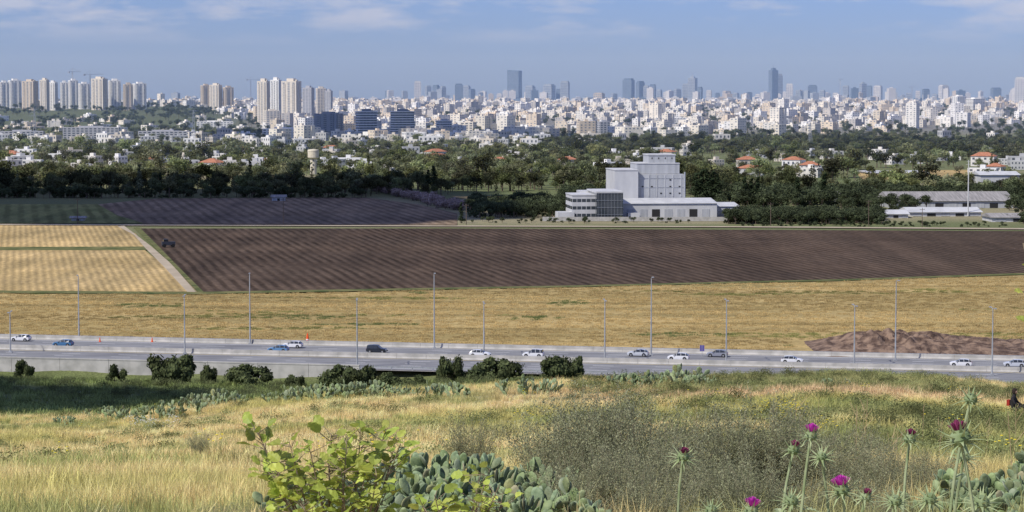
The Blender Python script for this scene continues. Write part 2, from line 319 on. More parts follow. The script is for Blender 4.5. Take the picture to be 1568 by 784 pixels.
# ---------------------------------------------------------------- street lamps
M_pole=make('lamp_pole_steel',(.34,.35,.35),(.44,.45,.45),scale=1,rough=.5,metal=.3,spec=.4); M_lens=make('lamp_glass',(.6,.6,.58),rough=.2,spec=.5)
def lampmesh(h,double):
    mb=MB(); mb.box(0,0,-.5,.7,.7,.8); mb.cyl((0,0,.3),(0,0,h),.17,.08,8)
    for sg in ((1,-1) if double else (1,)):
        pts=[(0,0,h-.05),(0,.5*sg,h+.22),(0,1.3*sg,h+.34)]
        for a,b in zip(pts,pts[1:]): mb.cyl(a,b,.07,.05,6)
        mb.box(0,1.75*sg,h+.28,.34,1.0,.12,bottom=True); mb.box(0,1.8*sg,h+.22,.26,.7,.06,m=1,bottom=True)
    return mb.build('street_lamp',[M_pole,M_lens],link=False).data
def lamp(u,vb,vt,z0,dbl=False):
    x,y=gp(u,vb,z0); h=Z(vt,y)-z0; m_=lampmesh(h,dbl); inst('street_lamp',m_,(x,y,z0),ra+(.25 if dbl else math.pi+.3))
for u,vb,vt in [(121,520,423),(383,527,420),(665,534,420),(997,545,426),(1371,553,431)]: lamp(u,vb,vt,0,False)
for u,vb,vt in [(283,542,455),(547,563,461),(741,545,466),(926,553,462),(1112,556,462),(1308,560,470),(1519,575,474),(16,540,480)]: lamp(u,vb,vt,.1,True)
# ---------------------------------------------------------------- cars
M_tyre=make('tyre_rubber',(.02,.02,.02)); M_glass=make('car_glass',(.03,.035,.04),rough=.1,spec=.6); M_rim=make('wheel_rim',(.5,.5,.5),metal=.7,rough=.3); M_red=make('tail_lamp',(.4,.02,.02),rough=.2); M_head=make('head_lamp',(.7,.7,.7),rough=.1); M_trim=make('dark_trim',(.03,.03,.03))
def car(name,colr,u,t,head=1,suv=0,sc=1.):
    pm=make('car_paint_'+str(u),colr,rough=.25,spec=.6); mb=MB()
    k=.22 if suv else 0
    S=[(-2.2,.42,.78,.80,.78,.6),(-2.08,.3,.93,.97,.86,.66),(-1.6 if not suv else -1.95,.25,.97,1.38+k,.89,.66),(-.8,.22,.97,1.47+k,.9,.68),(.15,.22,.96,1.44+k,.9,.67),(.98,.22,.93,1.0,.89,.74),(1.8,.26,.82,.88,.86,.7),(2.15,.36,.62,.66,.78,.62)]
    vs=[]
    for x,zb,zl,zt,wb,wr in S: vs+=[(x,-wb*.95,zb),(x,-wb,.55),(x,-wb,zl),(x,-wr,zt),(x,wr,zt),(x,wb,zl),(x,wb,.55),(x,wb*.95,zb)]
    for i in range(len(S)-1):
        for j in range(8):
            a=i*8+j;b=i*8+(j+1)%8; f=(a,b,b+8,a+8); g=0
            if j in(2,4) and 1<=i<=4: g=1
            if j==3 and i in(1,4): g=1
            mb.add([vs[q] for q in f],[(0,1,2,3)],g)
    mb.add([vs[q] for q in range(8)],[tuple(range(8))],0); mb.add([vs[q] for q in range(56,64)],[tuple(range(7,-1,-1))],0)
    for x in (-1.6,-.62,.28):
        for sg in (-1,1): mb.cyl((x,sg*.905,.96),(x+.05,sg*.69,1.43+k),.045,.04,4)
    for x in (-1.35,1.35):
        for sg in (-1,1):
            mb.cyl((x,sg*.72,.33),(x,sg*.91,.33),.33,.33,16,2); mb.cyl((x,sg*.9,.33),(x,sg*.93,.33),.2,.18,10,3)
            mb.cyl((x,sg*.7,.37),(x,sg*.903,.37),.39,.39,16,5)
    for sg in (-1,1):
        mb.box(2.1,sg*.6,.6,.14,.3,.13,m=6,bottom=True); mb.box(-2.14,sg*.66,.72,.14,.26,.16,m=4,bottom=True); mb.box(.75,sg*.98,.95,.14,.18,.12,m=0,bottom=True)
    mb.box(2.14,0,.36,.08,1.1,.16,m=5,bottom=True); mb.box(-2.17,0,.36,.08,1.2,.14,m=5,bottom=True)
    best=None
    for s in np.linspace(-30,260,3000):
        p=rp(s,t); uu=W0+F*p[0]/p[1]
        if best is None or abs(uu-u)<best[0]: best=(abs(uu-u),s)
    p=rp(best[1],t,.105); return mb.build(name,[pm,M_glass,M_tyre,M_rim,M_red,M_trim,M_head],p,ra+(0 if head>0 else math.pi),scale=sc)
Wc=(.72,.72,.72)
for n,c,u,t,hd,sv in [('car',Wc,28,4,-1,0),('car',(.06,.16,.30),93,12,-1,0),('car',(.12,.24,.40),424,13.5,-1,0),('car',Wc,446,5.5,-1,0),('suv_car',(.02,.025,.035),576,11,1,1),('car',Wc,735,14,1,0),('van_car',Wc,817,12.5,-1,1),('car',(.5,.52,.55),978,7,-1,0),('car',Wc,1040,12,-1,0),('car',(.25,.26,.3),1100,5,-1,0),('car',Wc,1215,13,1,0),('car',Wc,1475,12,-1,0),('car',(.5,.52,.56),1558,11,-1,0),('car',(.4,.02,.02),-60,11,1,0),('suv_car',Wc,1640,22,1,1)]:
    car(n,c,u,t,hd,sv,.96)
M_or=make('orange_plastic',(.75,.10,.02),rough=.5)
x,y=gp(471,526); mb=MB(); mb.box(0,0,0,.9,.9,.12); mb.lathe([(.38,.1),(.34,.5),(.3,1.),(.22,1.5),(.12,2.0),(.05,2.2)],12,0); mb.lathe([(.325,.75),(.3,.98)],12,1)
mb.build('orange_traffic_cone',[M_or,M_white],(x,y,.05))
for u in (153,233): 
    x,y=gp(u,524); mb=MB(); mb.box(0,0,0,.5,.5,.08); mb.lathe([(.2,.08),(.06,.9),(.03,1.0)],10); mb.build('traffic_cone',[M_or],(x,y,.05))
mb=MB(); x,y=gp(1075,547); mb.cyl((0,0,0),(0,0,2.4),.05,.05,6); mb.box(0,0,1.2,.9,.05,1.2,m=1,bottom=True); mb.build('road_sign',[M_pole,make('sign_back',(.12,.1,.3))],(x,y,0))
# dirt mound
M_dirt=make('excavated_red_soil',(.085,.055,.04),(.24,.165,.115),scale=.5,bump=1.,bscale=1.2,bdist=.5,cont=(.4,.6))
gx,gy=np.meshgrid(np.linspace(58,170,260),np.linspace(451,482,90)); env=np.interp(gx,[61,66,74,84,92,112,150,168],[0,.35,.9,.75,.45,.3,.6,0])*np.clip(np.sin((gy-451)/31*np.pi),0,1)**.6
hz=env*(.5+3.6*fbm(gx,gy,8,41)+3.4*np.abs(vn(gx,gy,3.5,42)-.5)+2.2*np.abs(vn(gx,gy,1.8,44)-.5)+1.*vn(gx,gy,1.1,43))-.05
mb=MB(); n2=260; ii=(np.arange(89)[:,None]*n2+np.arange(n2-1)[None]).ravel(); mb.bulk(np.stack([gx,gy,hz],-1).reshape(-1,3),np.stack([ii,ii+1,ii+n2+1,ii+n2],1)); mb.build('soil_mound',[M_dirt])
# ---------------------------------------------------------------- trees
M_leafI=make('tree_foliage',(.75,.75,.75),(1.25,1.25,1.1),scale=.4,col=True,inst=True,spec=.05,transl=.3)
M_bark=make('bark',(.10,.075,.055),(.16,.12,.09),scale=3)
M_leafO=make('shrub_foliage',(.05,.065,.028),(.115,.135,.055),scale=.8,col=True,spec=.1,transl=.2)
def treeproto(kind,nl,leafmat,seed,leaf=.8,h=8.,jit=1.):
    r=np.random.default_rng(seed); mb=MB()
    if kind=='round': ncl,R,zc,zr,th=11,.48,.6,.34,.3
    elif kind=='tall': ncl,R,zc,zr,th=12,.30,.62,.36,.35
    elif kind=='cyp': ncl,R,zc,zr,th=9,.075,.52,.42,.1
    else: ncl,R,zc,zr,th=int(9*jit),.62*jit,.40,.38,.12
    mb.cyl((0,0,-.5),(0,0,h*th*1.4),h*.03,h*.018,6,1)
    for i in range(ncl):
        if kind=='cyp': c=np.array([r.normal()*.02,r.normal()*.02,.13+.78*i/(ncl-1)])*h; cr_=h*np.interp(i,[0,3,8],[.085,.1,.03])
        else:
            d=r.normal(size=3); d/=np.linalg.norm(d); q=r.random()**.4*.72
            zz=zc+d[2]*zr*q
            if jit>1: zz=.12+.62*r.random()*(1-.6*q)
            c=np.array([d[0]*R*q,d[1]*R*q,zz])*h; cr_=h*r.uniform(.13,.24)
            if i%3==0: mb.cyl((0,0,h*th*.8),tuple(c),h*.014,h*.005,5,1)
        k=int(nl/ncl); dd=r.normal(size=(k,3)); dd/=np.linalg.norm(dd,axis=1,keepdims=True)
        rad=cr_*(r.random(k)**.35)*r.uniform(.75,1.25,k)
        C=c+dd*rad[:,None]*np.array([1.15,1.15,.85 if kind!='cyp' else 1.6])
        V,Fa=leafquads(C,dd+r.normal(size=(k,3))*.5,leaf*r.uniform(.6,1.3,k),.7)
        sh=r.uniform(.65,1.35); mb.bulk(V,Fa,0,np.ones((k,3))*sh*r.uniform(.85,1.15,(k,1)))
    return mb.build('tree',[leafmat,M_bark],link=False)
protos=[treeproto('round',600,M_leafI,s,.75) for s in (1,2,3)]+[treeproto('tall',600,M_leafI,s,.7,10.) for s in (4,5)]+[treeproto('cyp',300,M_leafI,6,.55,10.)]+[treeproto('bush',350,M_leafI,s,.7,4.5) for s in (7,8)]
houses=[(325,264,1.1),(18,249,1.1),(404,258,.8),(868,256,.9),(765,255,.8),(1240,267,1.),(1506,254,1.2),(1524,268,.9),(1420,248,.7),(-60,255,1),(1660,255,1)]
hp=[(u,YV(v),s) for u,v,s in houses]
def keep(x,y):
    u=W0+F*x/y; k=np.ones(len(x),bool)
    for hu,hy,s in hp: k&=~((np.abs(u-hu)<12)&(y<hy+8)&(y>hy-85))
    return k&~((np.abs(u-480)<17)&(y<1566)&(y>1345))
n=30000; y=np.sqrt(rng.uniform(1150**2,3300**2,n)); u=rng.uniform(-300,1870,n); x=X(u,y)
clump=fbm(x,y,150,51); c2_=fbm(x,y,60,57)
p=np.where((clump>.52)|(c2_>.63),.6,.05)
p=np.where((y>2350)&(u<900),p*.4,p)
p=np.where((u>830)&(y>2150)&(y<2750),.8,p); p=np.where((u>830)&(y>=2750),.15,p); p=np.where((u<560)&(y>1190)&(y<1340),1.,p)
p=np.where((y<1340)&(u>560),np.where((u>690)&(u<870)&(y<1260),0,.9),p)
p=np.where((y<1190),0,p); p=np.where((u>1310)&(u<1490)&(y>1430)&(y<1650),0.02,p)
p=np.where((u>1150)&(y>1190)&(y<1700),p*.55,p); p=np.where(y>2950,np.where(u<400,.35,.08),p)
dark=((u<560)&(y<1350))|((u>560)&(y<1400)&(u<1350)); forest=(u>830)&(y>2150)
k=(rng.random(n)<p)&keep(x,y); x,y,u,clump,dark,forest=x[k],y[k],u[k],clump[k],dark[k],forest[k]
ex=[(1112,1352,935,985,420,.5,.85),(1060,1345,1060,1190,200,.8,1.25),(720,865,985,1110,230,.5,1.0),(1290,1420,1030,1120,60,.6,1.0),(1350,1420,1130,1190,40,.8,1.2),(1540,1900,930,1190,260,.6,1.1),(700,1060,940,962,60,.2,.35),(860,950,1080,1180,60,.8,1.2),(1130,1568,915,930,100,.18,.3),(-300,560,1183,1200,230,.5,.9),(1420,1560,1100,1190,60,.8,1.2)]
X2=[];Y2=[];S2=[];
for a,b,c,d,q,s0,s1 in ex:
    yy_=rng.uniform(c,d,q); uu=rng.uniform(a,b,q); X2.append(X(uu,yy_));Y2.append(yy_);S2.append(rng.uniform(s0,s1,q))
X2=np.concatenate(X2);Y2=np.concatenate(Y2);S2=np.concatenate(S2)
m_=len(x); sc=rng.uniform(.6,1.3,m_)*np.where(dark,1.05,1.08)*np.where(forest,.85,1)*np.where((y>2350)&(~forest),.8,1)*np.where(rng.random(m_)<.07,1.45,1)
idx=rng.choice([0,1,2,3,4,5,6,7],m_,p=[.2,.2,.2,.13,.1,.05,.06,.06]); idx=np.where(dark,rng.choice([0,1,2,3,4,5],m_),idx)
br_=rng.uniform(.10,.28,m_); cv=np.stack([br_,br_*rng.uniform(.98,1.16,m_),br_*rng.uniform(.46,.66,m_)],1)
isd=rng.random(m_)<.3; cv[isd]*=.45
cv*=np.where(dark,.62,1.)[:,None]; cv*=np.where(forest,.62,1.)[:,None]
cv2=np.stack([rng.uniform(.045,.09,len(X2))]*3,1)*np.array((1,1.22,.68))
Xa=np.concatenate([x,X2]);Ya=np.concatenate([y,Y2]);Sa=np.concatenate([sc,S2]);Ia=np.concatenate([idx,rng.choice([0,1,2,6,7],len(X2))]);Ca=np.concatenate([cv,cv2])
n=9000; y=np.sqrt(rng.uniform(3000**2,6500**2,n)); u=rng.uniform(-300,1870,n); xx=X(u,y)
pp=np.where(u<400,np.where(y<4700,1.2,.4),.30)*(.3+1.1*(fbm(xx,y,200,61)>.48)); k=rng.random(n)<pp; xx,y,u=xx[k],y[k],u[k]
Xa=np.concatenate([Xa,xx]);Ya=np.concatenate([Ya,y]);Sa=np.concatenate([Sa,rng.uniform(.8,1.6,len(xx))]);Ia=np.concatenate([Ia,rng.choice([0,1,2,3,4],len(xx))]);Ca=np.concatenate([Ca,np.stack([rng.uniform(.07,.14,len(xx))]*3,1)*np.array((.95,1.12,.7))])
scatter('distant_trees',protos,np.stack([Xa,Ya,terrain(Xa,Ya)],1),rng.uniform(0,6.28,len(Xa)),np.stack([Sa*rng.uniform(.9,1.35,len(Xa)),Sa*rng.uniform(.9,1.35,len(Xa)),Sa],1),Ia,Ca)
q=170; tt=rng.random(q); ax,ay=gp(575,291);bx,by=gp(706,322)
hx=ax+(bx-ax)*tt+rng.normal(size=q)*3; hy=ay+(by-ay)*tt+rng.normal(size=q)*3
M_bare=make('bare_branches',(.28,.21,.19),(.42,.33,.29),scale=.5,col=True,spec=.05)
scatter('bare_tree_row',[treeproto('bush',500,M_bare,s,.45,5.) for s in (31,32)],np.stack([hx,hy,hx*0],1),rng.uniform(0,6,q),rng.uniform(.8,1.25,q),rng.integers(0,2,q),np.ones((q,3)))
M_cyp=make('cypress_foliage',(.018,.028,.014),(.04,.055,.025),scale=.8,col=True,spec=.05)
cyp=treeproto('cyp',700,M_cyp,77,.6,12.).data
for u,vt in [(1066,262),(1074,257),(1082,256),(1091,259),(1099,263),(1141,268),(1150,270),(665,252),(655,258),(246,262),(1262,262),(1160,268),(1222,268)]:
    yy_=1080 if u>700 else 1250; s=Z(vt,yy_)/12; inst('cypress_tree',cyp,(X(u,yy_),yy_,0),random.random()*6,(s*1.3,s*1.3,s))
inst('cypress_tree',cyp,(X(706,945),945,0),1,(.9,.9,.75))
shr=[treeproto('bush',4200,M_leafO,s,.40,4.,1.7).data for s in (21,22,23)]
def mext(me):
    P=np.array([v.co[:] for v in me.vertices]); return np.percentile(np.abs(P[:,:2]).max(1),98),np.percentile(P[:,2],99)
sx_=[mext(m) for m in shr]
for i,(u,v,wpx,hpx,yy_) in enumerate([(262,584,84,40,404),(378,583,70,24,405),(172,576,36,18,418),(315,577,30,18,412),(520,592,60,32,395),(561,590,44,30,398),(688,576,46,30,405),(757,585,72,36,395),(850,580,66,34,398),(878,576,40,30,402),(596,590,44,20,396),(30,561,36,10,425),(-80,590,80,40,404),(1640,590,80,40,380),(640,588,40,14,400),(450,588,40,14,400)]):
    xx=X(u,yy_); z0=tz(xx,yy_); top=Z(v-hpx,yy_); wx=wpx/F*yy_/2/sx_[i%3][0]
    inst('shrub',shr[i%3],(xx,yy_,z0-.2),random.random()*6,(wx,wx,max((top-z0)/sx_[i%3][1],.2)))
# ---------------------------------------------------------------- buildings
M_wall=make('rendered_wall',(.9,.9,.9),(1.05,1.05,1.05),scale=.3,col=True); M_win=make('window_glass',(.06,.07,.085),(.12,.13,.15),scale=.2,rough=.25,spec=.5)
M_cwin=make('distant_window_glass',(.16,.18,.21),(.26,.28,.31),scale=.2,rough=.35,spec=.4)  # lighter and bluer than near windows: distance haze put into the colour
M_tile=make('terracotta_tiles',(.32,.13,.07),(.44,.20,.12),scale=.8)
for i,(u,y,s) in enumerate(hp):
    mb=MB(); w_=random.uniform(11,15)*s;d_=random.uniform(9,11)*s;h_=5.6*s+1; c=random.choice([(.62,.57,.48),(.68,.65,.6),(.55,.48,.38)])
    mb.box(0,0,-.3,w_,d_,h_+.3,c=c); mb.wins(0,0,.2,w_,d_,h_-.2,0,2,4,3,.4,.42,1); mb.hip(0,0,h_,w_,d_,2.6*s,.6,0,2); mb.box(w_*.2,d_*.1,h_+.6,.8,.8,2.2,c=c); mb.box(-w_*.1,-d_/2-.06,0,1.1,.1,2.1,m=1)
    mb.build('red_roofed_house',[M_wall,M_win,M_tile],(X(u,y),y,tz(X(u,y),y)),random.uniform(-.6,.6))
mb=MB()
for i in range(380):
    y=math.sqrt(random.uniform(1500**2,2950**2)); u=random.uniform(-300,1870)
    if u>830 and y>2100 and random.random()<.93: continue
    if 1300<u<1500 and y<1700: continue
    x=X(u,y); z=tz(x,y); w_=random.uniform(9,20);d_=random.uniform(8,13);h_=random.uniform(4.5,9); rr=random.uniform(-.7,.7); c=random.choice([(.66,.63,.57),(.7,.69,.66),(.55,.5,.42),(.45,.45,.44)])
    if y>2300: h_+=random.uniform(0,6)
    mb.box(x,y,z-1,w_,d_,h_+1,rr,c=c); mb.wins(x,y,z,w_,d_,h_,rr,2,4,3,.4,.42,1,sides=(0,1,3))
    if random.random()<.08 and y<2300: mb.hip(x,y,z+h_+.02,w_,d_,2.4,.5,rr,2)
    else: mb.box(x,y,z+h_,3.5,3.2,2.2,rr,c=c)
mb.build('village_houses',[M_wall,M_win,M_tile])
# industrial plant
M_clad=make('metal_cladding',(.34,.35,.36),(.43,.44,.45),scale=.25,bump=.5,bscale=2.5,stretch=(3,3,.15),obj=True,rough=.6); M_pan=make('white_panel',(.45,.45,.45),(.55,.55,.54),scale=.25,obj=True,rough=.6,stretch=(1,1,.4)); M_roof=make('light_roof_sheet',(.44,.44,.43),(.56,.56,.54),scale=.2,obj=True,rough=.5)
M_dg=make('dark_curtain_glass',(.03,.04,.05),(.07,.08,.09),scale=.15,rough=.15,spec=.6,obj=True); M_dark=make('dark_opening',(.03,.03,.03))
ox,oy=X(1000,990),990.
mb=MB()
def bx(u0,u1,y0,y1,vt,m=0,z0=0,mt=None,vb=None):
    a=X(u0,y0)-ox;b=X(u1,y0)-ox; zt=Z(vt,y0); mb.box((a+b)/2,(y0+y1)/2-oy,z0,b-a,y1-y0,zt-z0,m=m,mt=mt); return (a+b)/2,(y0+y1)/2-oy,b-a,y1-y0,zt
a=bx(948,984,1010,1038,261,1,mt=2); b_=bx(984.3,1056,1012,1040,267,0,mt=2); c_=bx(984.3,1050,1016,1036,251,0,18,mt=2); d2=bx(1003,1044,1018,1034,238,0,21,mt=2)
mb.box(d2[0],d2[1],d2[4],d2[2]+.5,d2[3]+.5,.5,m=1); mb.box(c_[0],c_[1],c_[4],c_[2]+.4,c_[3]+.4,.4,m=1); mb.box(a[0],a[1],a[4],a[2]+.4,a[3]+.4,.35,m=1)
for k in range(6): mb.box(b_[0]-9+k*3.6,b_[1]-b_[3]/2-.1,8,.25,.2,b_[4]-8.2,m=1)
for zz in (12.,16.): mb.box(b_[0],b_[1]-b_[3]/2-.06,zz,b_[2],.12,.18,m=5)
mb.wins(d2[0],d2[1],21,d2[2],d2[3],d2[4]-21,0,2,4,2,.15,.3,4,sides=(0,))
mb.wins(b_[0],b_[1],8,b_[2],b_[3],b_[4]-9,0,3,5,3,.2,.2,4,sides=(0,),e=.12,skip=.5)
for q in (-3,0,3): mb.cyl((c_[0]+q,c_[1]-4,c_[4]),(c_[0]+q,c_[1]-4,c_[4]+1.8),.4,.4,8,1)
mb.cyl((b_[0]+10.5,b_[1]-b_[3]/2-.6,0),(b_[0]+10.5,b_[1]-b_[3]/2-.6,b_[4]+1),.35,.35,8,5)
w0=X(946,975)-ox;w1=X(1094,975)-ox;w2=X(1132,975)-ox
mb.box((w0+w1)/2,2.,0,w1-w0,34,6.6,m=1,mt=2); mb.hip((w0+w1)/2,2.,6.62,w1-w0,34,1.7,.5,0,2,gable=True)
mb.box((w1+w2)/2+.3,4,0,w2-w1,28,5.,m=0,mt=2); mb.hip((w1+w2)/2+.3,4,5.02,w2-w1,28,1.3,.4,0,2,gable=True)
for k in range(7): mb.box(w0+4+k*5.4,2-17.05,0,3.4,.12,4.2,m=4 if k in(2,5) else 0)
mb.box((w0+w1)/2,2-17.04,5.9,w1-w0,.14,.3,m=5)
f1=bx(868,904,970,992,299,1,mt=2); f2=bx(904.3,945,966,996,295,3,mt=2); f3=bx(888,944,992,1004,292,1,mt=2)
mb.wins(f1[0],f1[1],.5,f1[2],f1[3],f1[4]-1,0,3,5,4,.86,.42,3,sides=(0,3)); 
for k in range(4): mb.box(f2[0],f2[1]-f2[3]/2-.1,k*3.+2.4,f2[2]+.1,.18,.10,m=5)
for k in range(8): mb.box(f2[0]-f2[2]/2+.6+k*1.4,f2[1]-f2[3]/2-.05,0,.07,.1,f2[4],m=5)
mb.box(f2[0],f2[1],f2[4],f2[2]+.6,f2[3]+.4,.6,m=1); mb.box(f1[0],f1[1],f1[4],f1[2]+.4,f1[3]+.4,.4,m=1)
mb.box(X(858,975)-ox,-16,0,7,10,3.4,m=1,mt=2); mb.box(X(962,972)-ox,-20,0,5,3,3,m=1)
mb.build('industrial_plant_building',[M_clad,M_pan,M_roof,M_dg,M_dark,M_steel],(ox,oy,0),.10)
mb=MB(); 
for k in range(20): mb.box(k*4.,0,0,3.96,.2,1.8)
mb.build('perimeter_wall',[M_conc],(X(838,958),958,0),.0)
M_oldroof=make('weathered_corrugated_roof',(.20,.19,.18),(.34,.32,.30),scale=.3,bump=.4,stretch=(4,.3,1),obj=True)
def shed(name,u0,u1,y0,dep,vt,vr,roof,wall,open_=True):
    xa,xb=X(u0,y0),X(u1,y0); h=Z(vt,y0); r=max(Z(vr,y0+dep/2)-h,.8); mb=MB(); w_=xb-xa
    mb.box(0,0,-.2,w_,dep,h+.2,m=1); mb.hip(0,0,h+.02,w_,dep,r,.8,0,0,gable=True)
    nb=max(3,int(w_/6))
    if open_:
        for k in range(nb): mb.box(-w_/2+(k+.5)*w_/nb,-dep/2-.06,0,w_/nb*.6,.1,h*.7,m=2 if k%2 else 3)
    mb.build(name,[roof,wall,M_dark,M_clad],((xa+xb)/2,y0+dep/2,0),.05)
shed('long_barn',1362,1552,1075,34,308,293,M_oldroof,M_clad)
shed('storage_shed',1392,1502,1000,20,325,317,M_roof,M_pan)
shed('storage_shed',1352,1390,985,16,328,321,M_roof,M_pan)
shed('farm_shed',1518,1600,955,16,333,326,M_oldroof,M_pan)
shed('greenhouse',1240,1290,1150,26,305,299,M_oldroof,M_roof); shed('greenhouse',1282,1318,1120,24,301,293,M_oldroof,M_clad)
shed('farm_shed',1500,1560,1250,20,268,262,M_roof,M_pan); shed('greenhouse',1330,1420,1560,60,265,261,M_roof,M_roof,False)
shed('field_hut',108,128,960,3,334,331,M_oldroof,M_conc); shed('field_hut',416,436,1150,4,302,298,M_oldroof,M_pan)
mb=MB(); mb.cyl((0,0,0),(0,0,24.5),.35,.18,8); mb.box(0,0,22.5,2.4,.15,.12,bottom=True); mb.box(0,0,23.8,1.6,.15,.12,bottom=True); mb.build('antenna_mast',[M_roof],(X(1483,1000),1000,0))
def upole(u,vb,vt,wood=True):
    x,y=gp(u,vb); h=Z(vt,y); mb=MB(); mb.cyl((0,0,0),(0,0,h),.16,.11,6); mb.box(0,0,h-.8,2.2,.14,.14,bottom=True)
    for q in (-1,0,1): mb.cyl((q,0,h-.66),(q,0,h-.35),.06,.05,5)
    mb.build('utility_pole',[M_bark],(x,y,0),.3)
for a in [(1330,347,306),(434,345,303),(714,344,312),(119,343,303),(255,300,268),(1180,346,310),(1412,349,318)]: upole(*a)
def pylon(u,vt,y):
    x=X(u,y);z0=tz(x,y);h=Z(vt,y)-z0; mb=MB(); 
    for a,b in ((-1,-1),(1,-1),(1,1),(-1,1)): mb.cyl((a*2.2,b*2.2,0),(a*.4,b*.4,h),.2,.14,4)
    for k in range(8):
        z1=h*k/8;z2=h*(k+1)/8;w1_=2.2-1.8*k/8;w2_=2.2-1.8*(k+1)/8
        for sg in (-1,1): mb.cyl((-w1_,sg*w1_,z1),(w2_,sg*w2_,z2),.1,.1,4); mb.cyl((w1_,sg*w1_,z1),(-w2_,sg*w2_,z2),.1,.1,4)
    for q,l in ((.78,6),(.88,5),(.97,3.5)): mb.box(0,0,h*q,l*2,.3,.3,bottom=True)
    mb.build('power_pylon',[M_steel],(x,y,z0),.3)
pylon(297,168,2500); pylon(54,166,2700); pylon(1240,188,2300)
mb=MB(); mb.box(0,0,.7,4.5,2,1.2,m=0); mb.box(-1,0,1.9,1.6,1.6,.8,m=1); mb.hip(-1,0,2.7,1.7,1.7,.3,.1,0,0)
for xx in (-1.5,1.5):
    for s_ in (-1.1,1.1): mb.cyl((xx,s_-.15,.6),(xx,s_+.15,.6),.6,.6,12,2)
x,y=gp(258,379); mb.build('farm_trailer',[make('dark_trailer_paint',(.04,.045,.06)),M_glass,M_tyre],(x,y,.15),.3)
y=1560; mb=MB(); x=X(480,y); t=Z(229,y); mb.lathe([(2.3,0),(2.1,t*.5),(2.2,t-6.6),(3.8,t-5.4),(3.9,t-1),(3.9,t-.9),(3.7,t),(.4,t+.4)],20,0); mb.lathe([(4.02,t-1.2),(4.02,t-.8)],20,0)
for k in range(3): mb.box(0,-2.2,3+k*3,.8,.3,1.1,m=1)
mb.build('water_tower',[make('cream_render',(.56,.50,.38),(.66,.60,.46),scale=.4,obj=True),M_win],(x,y,0))
# ---------------------------------------------------------------- apartment towers
CRM=(.68,.62,.52);GRY=(.42,.42,.43);WHT=(.76,.75,.71);TAN=(.58,.50,.40);DGR=(.2,.22,.25)
def apt(name,u0,u1,vb,vt,y,c,style=0,rot=None,dep=None):
    x=(X(u0,y)+X(u1,y))/2; wpx=X(u1,y)-X(u0,y); rot=random.choice([.35,.5,-.35]) if rot is None else rot
    z0=tz(x,y); zt=Z(vt,y); h=max(zt-z0,12); w_=wpx/(abs(math.cos(rot))+.75*abs(math.sin(rot))); d_=dep or w_*.75; mb=MB(); nf=max(4,int(h/3.1))
    dk=tuple(q*.85 for q in c)
    mb.box(0,0,-4,w_,d_,h*.955+4,c=c)
    mb.box(0,0,h*.955,w_*.45,d_*.5,h*.045+1,c=c); mb.box(w_*.25,d_*.1,h*.955,w_*.25,d_*.3,h*.03,c=dk)
    if style==0:
        for sx_ in (-1,1):
            mb.box(sx_*w_*.3,0,-3,w_*.16,d_+1.6,h*.9+3,c=dk if sx_>0 else c); mb.box(0,sx_*d_*.25,-3,w_+1.6,d_*.2,h*.93+3,c=c)
        mb.wins(0,0,2,w_,d_,h*.93-2,0,nf,3,3,.42,.6,1,e=.1)
        for sx_ in (-1,1):
            mb.wins(sx_*w_*.3,0,2,w_*.16,d_+1.6,h*.88,0,nf,1,1,.6,.5,1,sides=(0,2),e=.1)
            mb.wins(0,sx_*d_*.25,2,w_+1.6,d_*.2,h*.88,0,nf,1,1,.6,.5,1,sides=(1,3),e=.1)
    elif style==1:
        for k in range(nf): 
            z=k*h*.95/nf; mb.box(0,0,z+1.9,w_+2.2,d_+2.2,1.1,c=WHT)
        mb.wins(0,0,0,w_,d_,h*.95,0,nf,5,4,.8,.6,1,e=.1)
    else:
        mb.wins(0,0,1,w_,d_,h*.93-1,0,nf,max(3,int(w_/5)),max(2,int(d_/5)),.6,.5,1,e=.1)
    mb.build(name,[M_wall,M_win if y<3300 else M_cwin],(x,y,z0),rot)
for u0,u1,vt in [(-70,-40,125),(-35,-8,121),(0,16,124),(14,35,121),(36,60,122),(63,77,120),(76,90,124),(94,106,124),(106,122,121),(121,140,126),(142,166,118),(167,187,121),(190,205,127),(204,226,126)]:
    apt('apartment_tower',u0,u1,170,vt,4500+random.uniform(-120,150),random.choice([CRM,WHT,CRM,WHT,TAN]),0)
for u0,u1,vt in [(308,324,129),(322,341,128),(342,359,132)]: apt('apartment_tower',u0,u1,162,vt,4900,random.choice([CRM,TAN]),0)
for u0,u1,vt,y,c,st in [(395,414,121,3900,CRM,0),(415,432,119,3960,WHT,0),(432,462,121,3850,CRM,0),(464,482,132,4500,GRY,2),(484,500,133,4550,CRM,2),(498,510,137,4500,GRY,2),(404,430,168,3600,CRM,2),(482,526,172,3050,(.25,.26,.28),0),(545,578,168,2900,DGR,1),(598,635,168,2850,DGR,1),(668,692,183,3000,GRY,1),(705,730,186,3200,CRM,2),(812,830,180,3500,WHT,2),(898,914,184,3100,GRY,2),(914,934,185,3080,GRY,2),(1456,1478,146,5200,WHT,2),(1478,1506,150,5150,WHT,1),(1190,1212,186,3800,WHT,2),(1100,1120,178,4200,CRM,2),(760,780,172,3900,WHT,2),(940,960,168,4300,CRM,2),(1340,1362,172,4500,WHT,2)]:
    apt('apartment_tower',u0,u1,0,vt,y,c,st)
for u0,u1,vt,y,c in [(95,186,194,2850,GRY),(0,70,203,2800,GRY),(300,360,188,3500,WHT),(210,290,205,2800,(.42,.42,.43)),(400,470,196,2850,WHT),(1000,1060,180,3900,WHT)]:
    apt('apartment_block',u0,u1,0,vt,y,c,2,rot=.12,dep=16)
